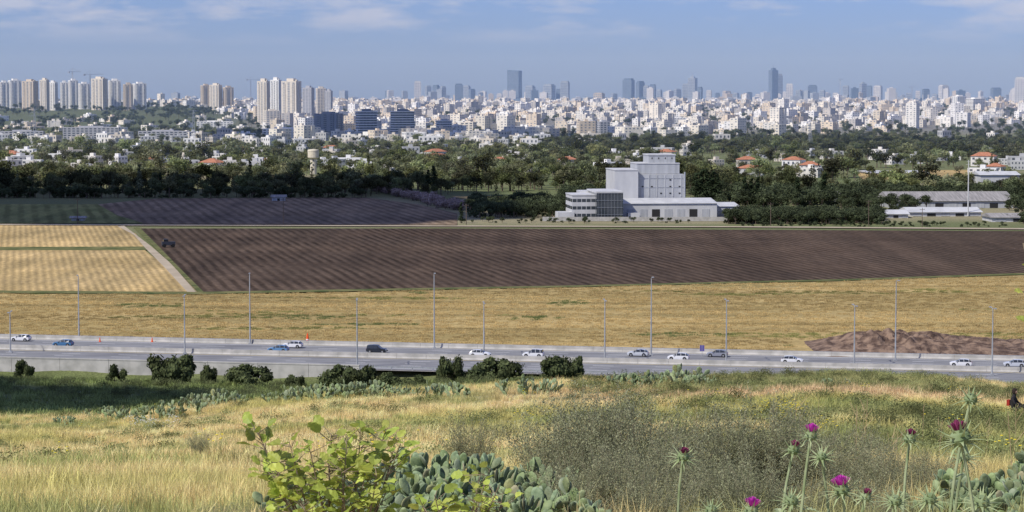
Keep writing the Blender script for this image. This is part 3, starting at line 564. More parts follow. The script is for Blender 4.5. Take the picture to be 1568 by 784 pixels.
def crane(u,vt,y):
    x=X(u,y);z0=tz(x,y);h=Z(vt,y)-z0; mb=MB()
    for a,b in ((-1,-1),(1,-1),(1,1),(-1,1)): mb.cyl((a,b,0),(a,b,h),.22,.22,4)
    for k in range(int(h/4)): mb.cyl((-1,-1,k*4),(1,-1,k*4+4),.14,.14,4); mb.cyl((1,1,k*4),(-1,1,k*4+4),.14,.14,4)
    mb.box(8,0,h,44,1.0,.7,bottom=True); mb.cyl((0,0,h),(0,0,h+8),.4,.3,4); mb.cyl((0,0,h+8),(26,0,h+1.2),.15,.15,4); mb.cyl((0,0,h+8),(-12,0,h+1.2),.15,.15,4); mb.box(-12,0,h-2.5,4,2,3,bottom=True)
    mb.build('tower_crane',[M_steel],(x,y,z0),random.uniform(.2,1.2))
for a in [(113,110,4700),(140,114,4700),(385,122,6500),(1285,122,9000),(1395,133,9000),(1060,112,11000)]: crane(*a)
# city carpet
mb=MB(); cols=[(.80,.77,.70),(.76,.70,.59),(.82,.80,.76),(.66,.58,.46),(.77,.72,.63),(.50,.47,.43),(.72,.61,.47)]
n=4900; Yc=np.sqrt(rng.uniform(2600**2,8600**2,n)); Uc=rng.uniform(-280,1860,n)
order=np.argsort(Yc)
for i in order:
    y=Yc[i];u=Uc[i]; ymin=np.interp(u,[-300,250,380,420,950,1000,1300,1568,1900],[5200,5200,4000,2650,2700,2950,3200,4000,4300])
    if y<ymin: 
        if not (u<420 and 2700<y<4000 and random.random()<.33): continue
    x=X(u,y); z=tz(x,y); r=random.random(); w_=random.uniform(13,28);d_=random.uniform(11,19)
    h=random.choice([7,9,10,12,13,15,16]) if r<.9 else random.uniform(18,26)
    if u<420 and y<4000: h=random.choice([6,7,9,10])
    if r>.992: h=random.uniform(28,40);w_=d_=random.uniform(15,20)
    ang=.3+ (math.floor(float(vn(x,y,400,71))*5)/5)*1.3+random.uniform(-.05,.05); c=random.choice(cols); f=random.uniform(.88,1.06); c=tuple(q*f for q in c)
    mb.box(x,y,z-4,w_,d_,h+4,ang,c=c,ct=tuple(q*.85 for q in c)); 
    mb.box(x+random.uniform(-3,3),y,z+h,random.uniform(3,5),3.5,random.uniform(2.,3.),ang,c=c)
    if random.random()<.5: mb.box(x+math.cos(ang)*w_*.3,y+math.sin(ang)*w_*.3,z-3,w_*.3,d_+2.4,h*.93+3,ang,c=tuple(q*1.06 for q in c))
    nf=max(2,int(h/3.1))
    if y<5200: mb.wins(x,y,z,w_,d_,h,ang,nf,max(3,int(w_/4.5)),max(2,int(d_/5)),.42,.42,1,skip=.2,e=.1,sides=(0,3,1) if ang<1.2 else (0,3,1,2))
    else: mb.wins(x,y,z,w_,d_,h,ang,nf,2,2,.45,.4,1,skip=.3,e=.1,sides=(0,3,1) if ang<1.2 else (0,3,1,2))
mb.build('city_buildings',[M_wall,M_cwin])
# far skyline
M_far=make('far_tower_facade',(.9,.9,.9),(1.05,1.05,1.05),scale=.05,col=True); M_fw=make('far_tower_glass',(.11,.15,.21),(.18,.22,.29),scale=.1,rough=.35,spec=.4)
BL=(.13,.18,.25);LG=(.32,.36,.41);WH=(.56,.56,.56);BR=(.48,.43,.37)
sky=[(788,21,107,BL,0),(640,12,124,WH,1),(656,9,131,LG,0),(668,10,130,BL,0),(679,8,132,LG,0),(703,14,128,BL,0),(715,11,131,LG,0),(723,9,136,BL,0),(598,10,138,WH,1),(620,9,139,LG,1),(812,14,131,LG,0),(841,17,129,LG,0),(865,14,124,LG,0),(855,8,136,BL,0),(917,16,142,BR,1),(885,8,148,WH,1),(962,17,120,BL,0),(980,12,124,BL,0),(989,9,131,LG,0),(999,10,129,BL,0),(1009,8,137,LG,0),(1020,10,141,WH,1),(1037,10,136,LG,0),(1050,11,128,LG,0),(1060,13,117,LG,2),(1071,8,133,BL,0),(1085,9,138,WH,1),(1098,8,142,BL,0),(1112,12,139,BR,1),(1126,9,142,LG,0),(1146,9,141,BL,0),(1160,9,144,WH,1),(1171,8,140,LG,0),(1183,13,104,BL,2),(1192,10,113,LG,0),(1208,12,128,WH,1),(1222,9,138,LG,0),(1243,15,130,BL,0),(1258,9,138,LG,0),(1278,9,142,WH,1),(1294,10,131,LG,0),(1307,8,140,BL,0),(1320,10,126,LG,2),(1329,10,131,BL,0),(1343,13,131,WH,1),(1366,10,145,WH,1),(1390,9,142,LG,0),(1404,8,139,WH,1),(1416,11,136,BL,0),(1430,9,144,LG,0),(1443,14,130,WH,1),(1523,15,134,BL,0),(1541,9,145,LG,0),(1560,18,118,WH,1),(1600,14,128,BL,0),(1650,16,120,LG,0),(-60,12,130,LG,0),(736,8,141,LG,0),(765,9,143,WH,1),(940,9,143,LG,0)]
for u,wp,vt,c,st in sky:
    y=11200+random.uniform(-900,500); 
    if vt==118 or (vt==142 and st==1): y=8200
    x=X(u,y);z0=tz(x,y);h=Z(vt,y)-z0; w_=wp/F*y*.88; d_=w_*.8; mb=MB(); nf=int(h/4)
    mb.box(0,0,-5,w_,d_,h*.94+5,c=c)
    if st==2: mb.box(0,0,h*.94,w_*.5,d_*.6,h*.06,c=c); mb.cyl((0,0,h),(0,0,h+14),.9,.4,5,0,c)
    elif u==788: mb.add([(-w_/2,-d_/2,h*.94),(w_/2,-d_/2,h*.94),(w_/2,d_/2,h*.94),(-w_/2,d_/2,h*.94),(-w_/2,-d_/2,h),(w_/2,-d_/2,h*.975),(w_/2,d_/2,h*.975),(-w_/2,d_/2,h)],[(0,1,5,4),(1,2,6,5),(2,3,7,6),(3,0,4,7),(4,5,6,7)],0,c)
    else: mb.box(0,0,h*.94,w_*.8,d_*.8,h*.06,c=tuple(q*.9 for q in c))
    mb.wins(0,0,0,w_,d_,h*.93,0,max(6,nf//2),1 if st!=1 else 4,1 if st!=1 else 3,.9 if st!=1 else .5,.5,1,e=.15)
    mb.build('distant_skyscraper',[M_far,M_fw],(x,y,z0),random.uniform(-.6,.6))
mb=MB()
for i in range(520):
    u=random.uniform(520,1900) if random.random()<.85 else random.uniform(-300,520); y=random.uniform(8600,12500); x=X(u,y); z=tz(x,y); h=random.uniform(12,32) if random.random()<.84 else random.uniform(38,66)
    w_=random.uniform(18,40) if h<36 else random.uniform(20,32); c=random.choice([LG,WH,WH,BR,BL]); mb.box(x,y,z-5,w_,w_*.8,h+5,random.uniform(-.7,.7),c=c)
    mb.box(x,y,z+h,w_*.4,w_*.4,4,0,c=c)
mb.build('distant_city_buildings',[M_far])
# ---------------------------------------------------------------- haze (thin real volume over the plain)
hm=bpy.data.materials.new('haze'); nt,N,L=nodes(hm); o_=N.new('ShaderNodeOutputMaterial'); vs_=N.new('ShaderNodeVolumeScatter'); vs_.inputs['Color'].default_value=(.47,.68,1,1); vs_.inputs['Density'].default_value=6.2e-5; vs_.inputs['Anisotropy'].default_value=0
L.new(vs_.outputs[0],o_.inputs['Volume'])
mb=MB(); mb.box(0,8800,-60,16000,14800,400,bottom=True); mb.build('haze',[hm])
# ---------------------------------------------------------------- unseen clouds, added overhead to shade field, slope and towers
M_cloud=make('cloud_white',(.75,.75,.77),(.85,.85,.86),scale=.01,rough=1,spec=0)
import bmesh
def shade_cloud(tx,ty,rx,ry,h,seed):
    r=np.random.default_rng(seed); k=h/SD.z; c=Vector((tx,ty,0))+SD*k; mb=MB()
    bm=bmesh.new(); bmesh.ops.create_icosphere(bm,subdivisions=3,radius=1); bv=np.array([v.co[:] for v in bm.verts]); bf=[[v.index for v in f.verts] for f in bm.faces]; bm.free()
    for i in range(int(26)):
        a=r.uniform(0,6.28);q=r.random()**.5; sx_=r.uniform(.22,.42); dn=1+.18*np.sin(bv[:,0]*7+i)*np.sin(bv[:,1]*6+i*2)+.1*np.sin(bv[:,2]*13+i)
        V=bv*dn[:,None]*np.array([rx*sx_,ry*sx_,min(rx,ry)*.3*sx_*1.3])+np.array([math.cos(a)*q*rx*.75,math.sin(a)*q*ry*.75,r.uniform(-.1,.1)*min(rx,ry)])
        mb.add([tuple(v) for v in V],bf)
    mb.build('shade_cloud',[M_cloud],tuple(c),smooth=True)
shade_cloud(-230,1130,270,210,1000,1); shade_cloud(-95,335,62,95,900,2); shade_cloud(-160,2950,300,160,1100,3)
# ---------------------------------------------------------------- wheat stand
M_grass=make('grass_blades',(.8,.8,.8),(1.15,1.15,1.1),scale=2.,col=True,inst=True,spec=.1,transl=.3)
def tuft(nb,h0,h1,spread,bw,lean,seed):
    r=np.random.default_rng(seed); a=r.uniform(0,6.28,nb);q=r.random(nb)**.5*spread; B=np.stack([np.cos(a)*q,np.sin(a)*q,-.03*np.ones(nb)],1)
    h=r.uniform(h0,h1,nb); az=r.uniform(0,6.28,nb); ln=r.uniform(.1,1,nb)*lean; D_=np.stack([np.cos(az),np.sin(az),az*0],1); W_=np.stack([-np.sin(az),np.cos(az),az*0],1)*bw*r.uniform(.6,1.3,nb)[:,None]
    M1=B+D_*(ln*h*.35)[:,None]+np.array([0,0,1])*(h*.6)[:,None]; Tp=B+D_*(ln*h)[:,None]+np.array([0,0,1])*(h*(1-.25*ln))[:,None]
    V=np.stack([B-W_/2,B+W_/2,M1+W_*.4,M1-W_*.4,Tp+W_*.1,Tp-W_*.1],1).reshape(-1,3); o=np.arange(nb)*6
    Fa=np.concatenate([np.stack([o,o+1,o+2,o+3],1),np.stack([o+3,o+2,o+4,o+5],1)]); mb=MB(); sh=np.tile(r.uniform(.7,1.25,(nb,1)),(2,1)); mb.bulk(V,Fa,0,np.repeat(sh,3,1)*np.array((1,1,.95))); return mb.build('tuft',[M_grass],link=False)
n=17000; uu=rng.uniform(-200,1768,n); yv=np.sqrt(rng.uniform(450**2,655**2,n)); xx=X(uu,yv); lim=yv+.196*xx
bnd=np.interp(uu,[-200,300,880,1300,1568,1800],[608,600,622,645,664,680]); k=(lim>471)&(yv<bnd-3)&~((xx>58)&(yv<484)); xx,yv=xx[k],yv[k]
st_=.58+.5*vn(xx*.05,yv+.1*xx,4.5,95)+.22*vn(xx*.15,yv,9,96)
gcol=np.array((.60,.455,.22))*rng.uniform(.75,1.12,(len(xx),1))*st_[:,None]; gk=(fbm(xx*.22,yv,13,93)>.72); gcol[gk]*=np.array((.5,.66,.5))
for (u_,v_,a_,b_) in [(465,486,55,3.5),(640,449,18,2),(230,468,60,3),(870,464,28,5),(820,487,40,3),(1040,513,80,3),(1250,527,40,6),(905,541,60,3),(560,497,90,2),(60,449,50,2)]:
    uq=W0+F*xx/yv; vq=H0+F*np.tan(np.arctan2(H,yv)-T); kk=((uq-u_)/a_)**2+((vq-v_)/b_)**2<rng.uniform(.5,1.4,len(xx)); gcol[kk]=np.array((.15,.19,.07))
scatter('wheat_crop',[tuft(60,.22,.42,1.1,.07,.8,s) for s in (41,42)],np.stack([xx,yv,xx*0],1),rng.uniform(0,6,len(xx)),rng.uniform(.7,1.1,len(xx)),rng.integers(0,2,len(xx)),gcol)
# ---------------------------------------------------------------- hillside grass
gp_=[tuft(55,.13,.36,.16,.006,.8,1),tuft(60,.10,.28,.2,.006,1.,2),tuft(34,.25,.5,.13,.006,.6,3),tuft(60,.18,.4,.35,.014,.9,4),tuft(60,.13,.33,.38,.014,1.,5),tuft(45,.26,.52,.28,.013,.7,6)]
ya=rng.uniform(0,1,31000); y1=np.sqrt(14**2+ya[:12500]*(45**2-14**2)); y2=np.sqrt(43**2+ya[12500:]*(172**2-43**2))
yg=np.concatenate([y1,y2]); n1_=len(y1); xg=rng.uniform(-1,1,len(yg))*(.31*yg+1); u=W0+F*xg/yg
ix=np.concatenate([rng.choice([0,1,2],n1_,p=[.45,.4,.15]),rng.choice([3,4,5],len(y2),p=[.45,.4,.15])]); gc=hillcol(xg,yg)*rng.uniform(.72,1.3,(len(yg),1))*1.25
hs=rng.uniform(.7,1.25,len(yg))*(.55+.9*fbm(xg,yg,6,81))
k=~((u>440)&(u<860)&(yg<20.8)&(yg>15))&~((u>1440)&(yg<18)); xg,yg,ix,gc,hs=xg[k],yg[k],ix[k],gc[k],hs[k]
scatter('hillside_grass',gp_,np.stack([xg,yg,terrain(xg,yg)],1),rng.uniform(0,6.28,len(yg)),hs,ix,np.clip(gc,0,.88))
n=9000; yg=rng.uniform(165,425,n); xg=rng.uniform(-1,1,n)*.33*yg; k=(yg+.196*xg<418); xg,yg=xg[k],yg[k]; gc=DK*rng.uniform(.6,1.7,(len(xg),1))*(.7+1.*fbm(xg,yg,20,82))[:,None]
scatter('slope_weeds',[tuft(40,.3,.7,.8,.06,.9,s) for s in (11,12)],np.stack([xg,yg,terrain(xg,yg)],1),rng.uniform(0,6,len(xg)),rng.uniform(.7,1.7,len(xg)),rng.integers(0,2,len(xg)),gc)
M_sh=make('weed_foliage',(.8,.8,.8),(1.2,1.2,1.1),scale=3,col=True,inst=True,transl=.25,spec=.1)
def bushproto(n,r0,leaf,asp,seed,mat,zs=.7):
    r=np.random.default_rng(seed); mb=MB()
    for i in range(8):
        c=np.array([r.normal()*.4,r.normal()*.4,r.uniform(.15,.7)*zs])*r0; k=n//8; dd=rdir(k); C=c+dd*(r.random(k)**.4)[:,None]*r0*.42*np.array([1,1,zs]); C[:,2]=np.maximum(C[:,2],0)
        V,Fa=leafquads(C,dd+r.normal(size=(k,3))*.8,leaf*r.uniform(.6,1.3,k),asp); mb.bulk(V,Fa,0,np.ones((k,3))*r.uniform(.7,1.25)*r.uniform(.85,1.15,(k,1)))
    return mb.build('bush',[mat],link=False)
bp_=[bushproto(900,1.,.075,.5,s,M_sh) for s in (1,2,3)]
n=2800; yg=np.sqrt(rng.uniform(35**2,170**2,n)); xg=rng.uniform(-1,1,n)*.3*yg; u=W0+F*xg/yg
pr=np.where(u>880,.9*(fbm(xg,yg,18,21)>.42)+.18,.15)*(.4+.6*(yg>70)); k=rng.random(n)<pr; xg,yg=xg[k],yg[k]; m_=len(xg)
bz_=rng.uniform(.25,1.05,m_)**1.2; cc=np.stack([rng.uniform(.10,.30,m_)]*3,1)*np.array((1,1.08,.45))
y3=rng.uniform(335,420,420); x3=rng.uniform(-.26,.3,420)*y3; k=(y3+.196*x3<420); x3,y3=x3[k],y3[k]
xg=np.concatenate([xg,x3]);yg=np.concatenate([yg,y3]);bz_=np.concatenate([bz_,rng.uniform(.8,2.4,len(x3))]);cc=np.concatenate([cc,np.stack([rng.uniform(.08,.2,len(x3))]*3,1)*np.array((1,1.12,.5))]);m_=len(xg)
scatter('hillside_shrubs',bp_,np.stack([xg,yg,terrain(xg,yg)-.05],1),rng.uniform(0,6,m_),bz_,rng.integers(0,3,m_),cc)
M_gstem=make('green_stem',(.14,.2,.08),(.22,.28,.12),scale=8)
def flow(colr,seed,nm):
    r=np.random.default_rng(seed); mb=MB()
    for i in range(7):
        x_,y_=r.normal()*.3,r.normal()*.3;h=r.uniform(.3,.55); mb.cyl((x_,y_,0),(x_+.03,y_,h),.004,.003,4,1); mb.lathe([(.004,h),(.032,h+.01),(.028,h+.018),(.01,h+.014)],7,0,cx=x_+.03,cy=y_)
    return mb.build(nm,[make(nm+'_petals',colr),M_gstem],link=False)
fu=np.array([(rng.normal(230,22),rng.normal(653,5)) for _ in range(18)]+[(rng.normal(1200,20),rng.normal(640,8)) for _ in range(26)]+[(rng.uniform(0,1568),rng.uniform(600,720)) for _ in range(30)])
fx=[];fy=[]
for a,b in fu:
    for d in np.linspace(20,165,140):
        if Z(b,d)<=tz(X(a,d),d): fx.append(X(a,d));fy.append(d);break
fx=np.array(fx);fy=np.array(fy); scatter('wildflowers',[flow((.7,.7,.64),1,'white_wildflower'),flow((.7,.56,.05),2,'yellow_wildflower')],np.stack([fx,fy,terrain(fx,fy)],1),rng.uniform(0,6,len(fx)),rng.uniform(.8,1.3,len(fx)),(np.arange(len(fx))>=18).astype(int),np.ones((len(fx),3)))
# ---------------------------------------------------------------- prickly pears
M_cact=make('cactus_pad_skin',(.14,.185,.10),(.27,.32,.18),scale=14,rough=.6,spec=.25,obj=True,bump=.3,bscale=60,bdist=.01,col=True)
def pad(mb,b,d,nrm,L_,Wd,th,c):
    s=d.cross(nrm).normalized(); vs=[];R=7;K=10
    for i in range(R+1):
        t=i/R; pr=(math.sin(math.pi*min(max(t,.03),.97))**.62)*(.72+.38*t)
        for j in range(K):
            a=2*math.pi*j/K; vs.append(tuple(b+d*(L_*t)+s*(Wd/2*pr*math.cos(a))+nrm*(th/2*(pr**.6)*math.sin(a))))
    fs=[(i*K+j,i*K+(j+1)%K,(i+1)*K+(j+1)%K,(i+1)*K+j) for i in range(R) for j in range(K)]+[tuple(R*K+j for j in range(K))]
    mb.add(vs,fs,0,c)
def cactus(nb,lv,L_,spread,seed):
    r=random.Random(seed); mb=MB()
    def grow(b,d,nrm,L_,lev):
        f=r.uniform(.75,1.2); yl=1.25 if r.random()<.08 else 1.; c=(f*yl,f*r.uniform(.95,1.08),f*r.uniform(.75,1.05)); Wd=L_*r.uniform(.55,.78); pad(mb,b,d,nrm,L_,Wd,L_*.13,c)
        if lev<=0: return
        s=d.cross(nrm).normalized()
        for _ in range(r.choice([1,2,2,3])):
            ph=r.uniform(-1.15,1.15); tip=b+d*(L_*(.55+.42*math.cos(ph)))+s*(Wd*.5*math.sin(ph)); nd=(d*math.cos(ph*.8)+s*math.sin(ph*.8)+nrm*r.uniform(-.45,.45)+Vector((0,0,.35))).normalized()
            nn=(nrm+s*r.uniform(-.9,.9)); nn=(nn-nd*nn.dot(nd)).normalized(); grow(tip,nd,nn,L_*r.uniform(.75,1.0),lev-1)
    for _ in range(nb):
        a=r.uniform(0,6.28);q=r.random()**.5*spread; d=Vector((math.cos(a)*.35,math.sin(a)*.35,1)).normalized(); az=r.uniform(0,6.28); nn=Vector((math.cos(az),math.sin(az),0)); nn=(nn-d*nn.dot(d)).normalized()
        grow(Vector((math.cos(a)*q,math.sin(a)*q,-.05)),d,nn,L_*r.uniform(.9,1.1),lv)
    return mb.build('prickly_pear_cactus',[M_cact],smooth=True,link=False).data
c1=[cactus(11,3,.20,.6,s) for s in (1,2,3)]; cs=[cactus(12,2,.36,1.1,s) for s in (4,5,6)]
def hgt(me): return max(v.co.z for v in me.vertices)
hc=[hgt(m) for m in c1]
def on_hill(u,v,d0=20,d1=175):
    for d in np.linspace(d0,d1,600):
        if Z(v,d)<=tz(X(u,d),d): return X(u,d),d
    return X(u,d1-20),d1-20
for i,(u,v,s) in enumerate([(150,642,1.),(190,645,1.1),(232,643,1.),(268,637,1.25),(298,630,.9),(325,625,1.25),(345,621,1.1),(430,617,.9),(470,614,1.15),(500,611,1.2),(538,610,1.2),(560,609,1.2),(585,609,1.),(625,609,.9),(683,610,1.15),(808,605,1.4),(824,603,1.1),(960,595,1.1),(985,595,1.25),(1020,592,1.2),(1050,591,1.4),(1068,594,1.),(1290,595,.8),(95,652,.7),(-60,650,1),(1640,600,1.)]):
    x,y=on_hill(u,v); s*=y/150*1.15; inst('prickly_pear_cactus',cs[i%3],(x,y,tz(x,y)-.05),random.random()*6,(s,s,s*.9))
for i,(u,y,vt,s) in enumerate([(470,17.5,770,.8),(520,18,745,.9),(560,19,725,1.),(600,19.5,708,1.),(640,20,700,1.),(675,20,705,1.),(700,20.5,690,1),(745,20,697,1.),(790,20,705,1.),(820,19.5,725,.9),(630,18,735,.9),(680,17.5,740,.9),(720,17.5,735,.9),(770,17.5,735,.9),(810,17,755,.8),(580,17.,755,.8),(1540,20,712,1.),(1585,20,695,1.1),(1500,19,738,.8),(1550,18.5,745,.8),(1640,20,700,1)]):
    x=X(u,y); z0=tz(x,y); hh=max(Z(vt,y)-z0,.35); inst('prickly_pear_cactus',c1[i%3],(x,y,z0-.03),random.random()*6,(s,s,hh/hc[i%3]))
# ---------------------------------------------------------------- grey-green wiry brush
M_brush=make('wiry_brush_leaves',(.22,.235,.125),(.38,.38,.22),scale=5,col=True,transl=.3,spec=.1,obj=True); M_twig=make('olive_twigs',(.18,.155,.10),(.27,.23,.15),scale=6,obj=True)
def brush(seed,nst=95):
    r=np.random.default_rng(seed); mb=MB()
    for i in range(nst):
        a=r.uniform(0,6.28); sp=r.random()**.7*.75; p=Vector((math.cos(a)*.12,math.sin(a)*.12,0)); d=Vector((math.cos(a)*sp,math.sin(a)*sp,1)).normalized(); rad=.0055; ln=r.uniform(.6,1.35); tone=r.uniform(.7,1.25)
        for k in range(6):
            q=p+d*(ln/6); mb.cyl(p,q,rad,rad*.8,3,1,cap=False); rad*=.8
            if k>=1:
                m_=16+k*3; cc=np.array(p[:])+np.outer(r.random(m_),np.array((q-p)[:]))+r.normal(size=(m_,3))*.04; V,Fa=leafquads(cc,rdir(m_),r.uniform(.018,.036,m_),.42); mb.bulk(V,Fa,0,np.ones((m_,3))*tone*r.uniform(.75,1.25,(m_,1)))
                sd=(d+Vector(r.normal(size=3)*.7)).normalized(); e=p+sd*ln*.16; mb.cyl(p,e,rad*.6,rad*.4,3,1,cap=False)
                m_=14; cc=np.array(p[:])+np.outer(r.random(m_),np.array((e-p)[:])*1.2)+r.normal(size=(m_,3))*.03; V,Fa=leafquads(cc,rdir(m_),r.uniform(.018,.036,m_),.42); mb.bulk(V,Fa,0,np.ones((m_,3))*tone*r.uniform(.75,1.3,(m_,1)))
            p=q; d=(d+Vector(r.normal(size=3)*.14)+Vector((0,0,-.03))).normalized()
    return mb.build('brush_shrub',[M_brush,M_twig],link=False).data
br=[brush(s) for s in (1,2,3)]
for i,(u,y,vt,s) in enumerate([(850,22,650,1),(880,22.5,618,1.),(912,23,600,1.05),(945,22.5,606,1),(985,22,628,1),(900,19,690,1),(960,19,680,1),(1015,21,660,1),(1010,18,720,1),(1060,22,680,1),(860,18,735,.8),(1105,23,640,1),(1140,23,612,1),(1175,23,628,1),(1105,20,690,1),(1150,19,700,1),(1210,24,640,1),(1250,23,655,1),(1300,25,650,1),(1345,24,670,1.),(1200,19,730,1),(1290,20,715,1),(1380,22,690,1),(1440,24,690,1),(1400,19,750,1),(1330,18,770,.9),(720,40,635,.5),(300,62,658,.5)]):
    x=X(u,y); z0=tz(x,y); hh=max(Z(vt,y)-z0,.3)/1.1; inst('brush_shrub',br[i%3],(x,y,z0-.03),random.random()*6,(max(hh*.8,.55) if y<30 else hh*.7,max(hh*.8,.55) if y<30 else hh*.7,hh))
for u,y,vt in [(150,17,772),(400,18,765),(330,17.5,780)]:
    x=X(u,y);z0=tz(x,y); inst('brush_shrub',br[0],(x,y,z0),1.,(.3,.3,.25))
# ---------------------------------------------------------------- leafy fig-like shrub
M_fig=make('fig_leaf',(.28,.37,.06),(.48,.54,.11),scale=4,col=True,transl=.4,spec=.3,rough=.5,obj=True); M_stem=make('fig_stem',(.16,.12,.08),(.25,.2,.13),scale=8,obj=True)
def leafshape(mb,p,d,up,L_,c,lob=True):
    s=d.cross(up).normalized(); up=s.cross(d).normalized()
    pts=[(0,0,0),(.12,.24,.02),(.38,.42,.05),(.52,.30,.04),(.72,.34,.0),(.87,.16,0),(1,0,-.06)]
    vs=[p+d*(a*L_)-up*(.05*L_*a*a*2) for a,b,cq in pts]; n=len(pts); Lf=[p+d*(a*L_)+s*(b*L_)+up*(cq*L_*2.4) for a,b,cq in pts[1:-1]]; Rt=[p+d*(a*L_)-s*(b*L_)+up*(cq*L_*2.4) for a,b,cq in pts[1:-1]]
    V=[tuple(v) for v in vs+Lf+Rt]; fs=[]
    m=n-2
    for side,o in ((0,n),(1,n+m)):
        f=[(0,1,o)]+[(i,i+1,o+i,o+i-1) for i in range(1,m)]+[(m,m+1,o+m-1)]
        fs+= f if side==0 else [tuple(reversed(q)) for q in f]
    mb.add(V,fs,0,c)
def leafy(name,base,targets,seed,L_=.09,dens=1.):
    r=random.Random(seed); mb=MB(); b=Vector(base)
    for tg in targets:
        tg=Vector(tg); mid=(b+tg)/2+Vector((r.uniform(-.08,.08),r.uniform(-.08,.08),-.05)); pts=[b+(Vector((r.uniform(-.08,.08),r.uniform(-.08,.08),0)))]
        for k in range(1,9): t=k/8; pts.append((b*(1-t)**2+mid*2*t*(1-t)+tg*t*t))
        for k in range(8):
            mb.cyl(pts[k]-b,pts[k+1]-b,.011*(1-k/10),.011*(1-(k+1)/10),5,1,cap=False)
            if k>=3:
                for _ in range(int((1.5 if k<6 else 6)*dens)):
                    a=r.uniform(0,6.28); sd=Vector((math.cos(a),math.sin(a),r.uniform(-.1,.9))).normalized(); q=pts[k]+(pts[k+1]-pts[k])*r.random(); e=q+sd*r.uniform(.03,.12)*L_/.09
                    mb.cyl(q-b,e-b,.003,.002,3,1,cap=False); f=r.uniform(.7,1.35); ld=(sd+Vector((0,0,r.uniform(-.2,.3)))).normalized(); leafshape(mb,e-b,ld,Vector((r.uniform(-.9,.5),r.uniform(-1.,.4),.8)),L_*r.uniform(.5,1.15),(f,f*r.uniform(.9,1.05),f))
    return mb.build(name,[M_fig,M_stem],base)
y0=13.
bx0=X(515,y0); bz=tz(bx0,y0)
T_=[(u_,y0+random.uniform(-.3,.3),v_) for u_,v_ in [(392,655),(398,672),(412,692),(440,668),(412,712),(455,705),(470,672),(500,684),(530,658),(552,678),(590,650),(605,662),(560,700),(520,710),(600,690),(480,725),(575,720),(540,735),(450,740),(505,655),(612,672),(590,745),(425,735),(500,750),(460,760),(550,652)]]
leafy('fig_shrub',(bx0,y0,bz),[(X(a,b),b,Z(c+8,b)) for a,b,c in T_],5,.09,1.25)
bx1=X(700,12.5); bz1=tz(bx1,12.5)
leafy('fig_shrub',(bx1,12.5,bz1),[(X(a,12.5),12.5+random.uniform(-.2,.2),Z(c,12.5)) for a,c in [(640,765),(665,755),(690,775),(735,730),(750,725),(765,735),(755,755),(730,768),(655,782),(770,755)]],6,.08,.8)
leafy('sapling',(1.78,6.,tz(1.78,6)),[(1.345,6.0,Z(372,6.)),(1.39,6.05,Z(384,6.)),(1.7,6.2,Z(300,6)),(1.95,6.1,Z(330,6)),(1.8,5.9,Z(420,6))],9,.035,.7)
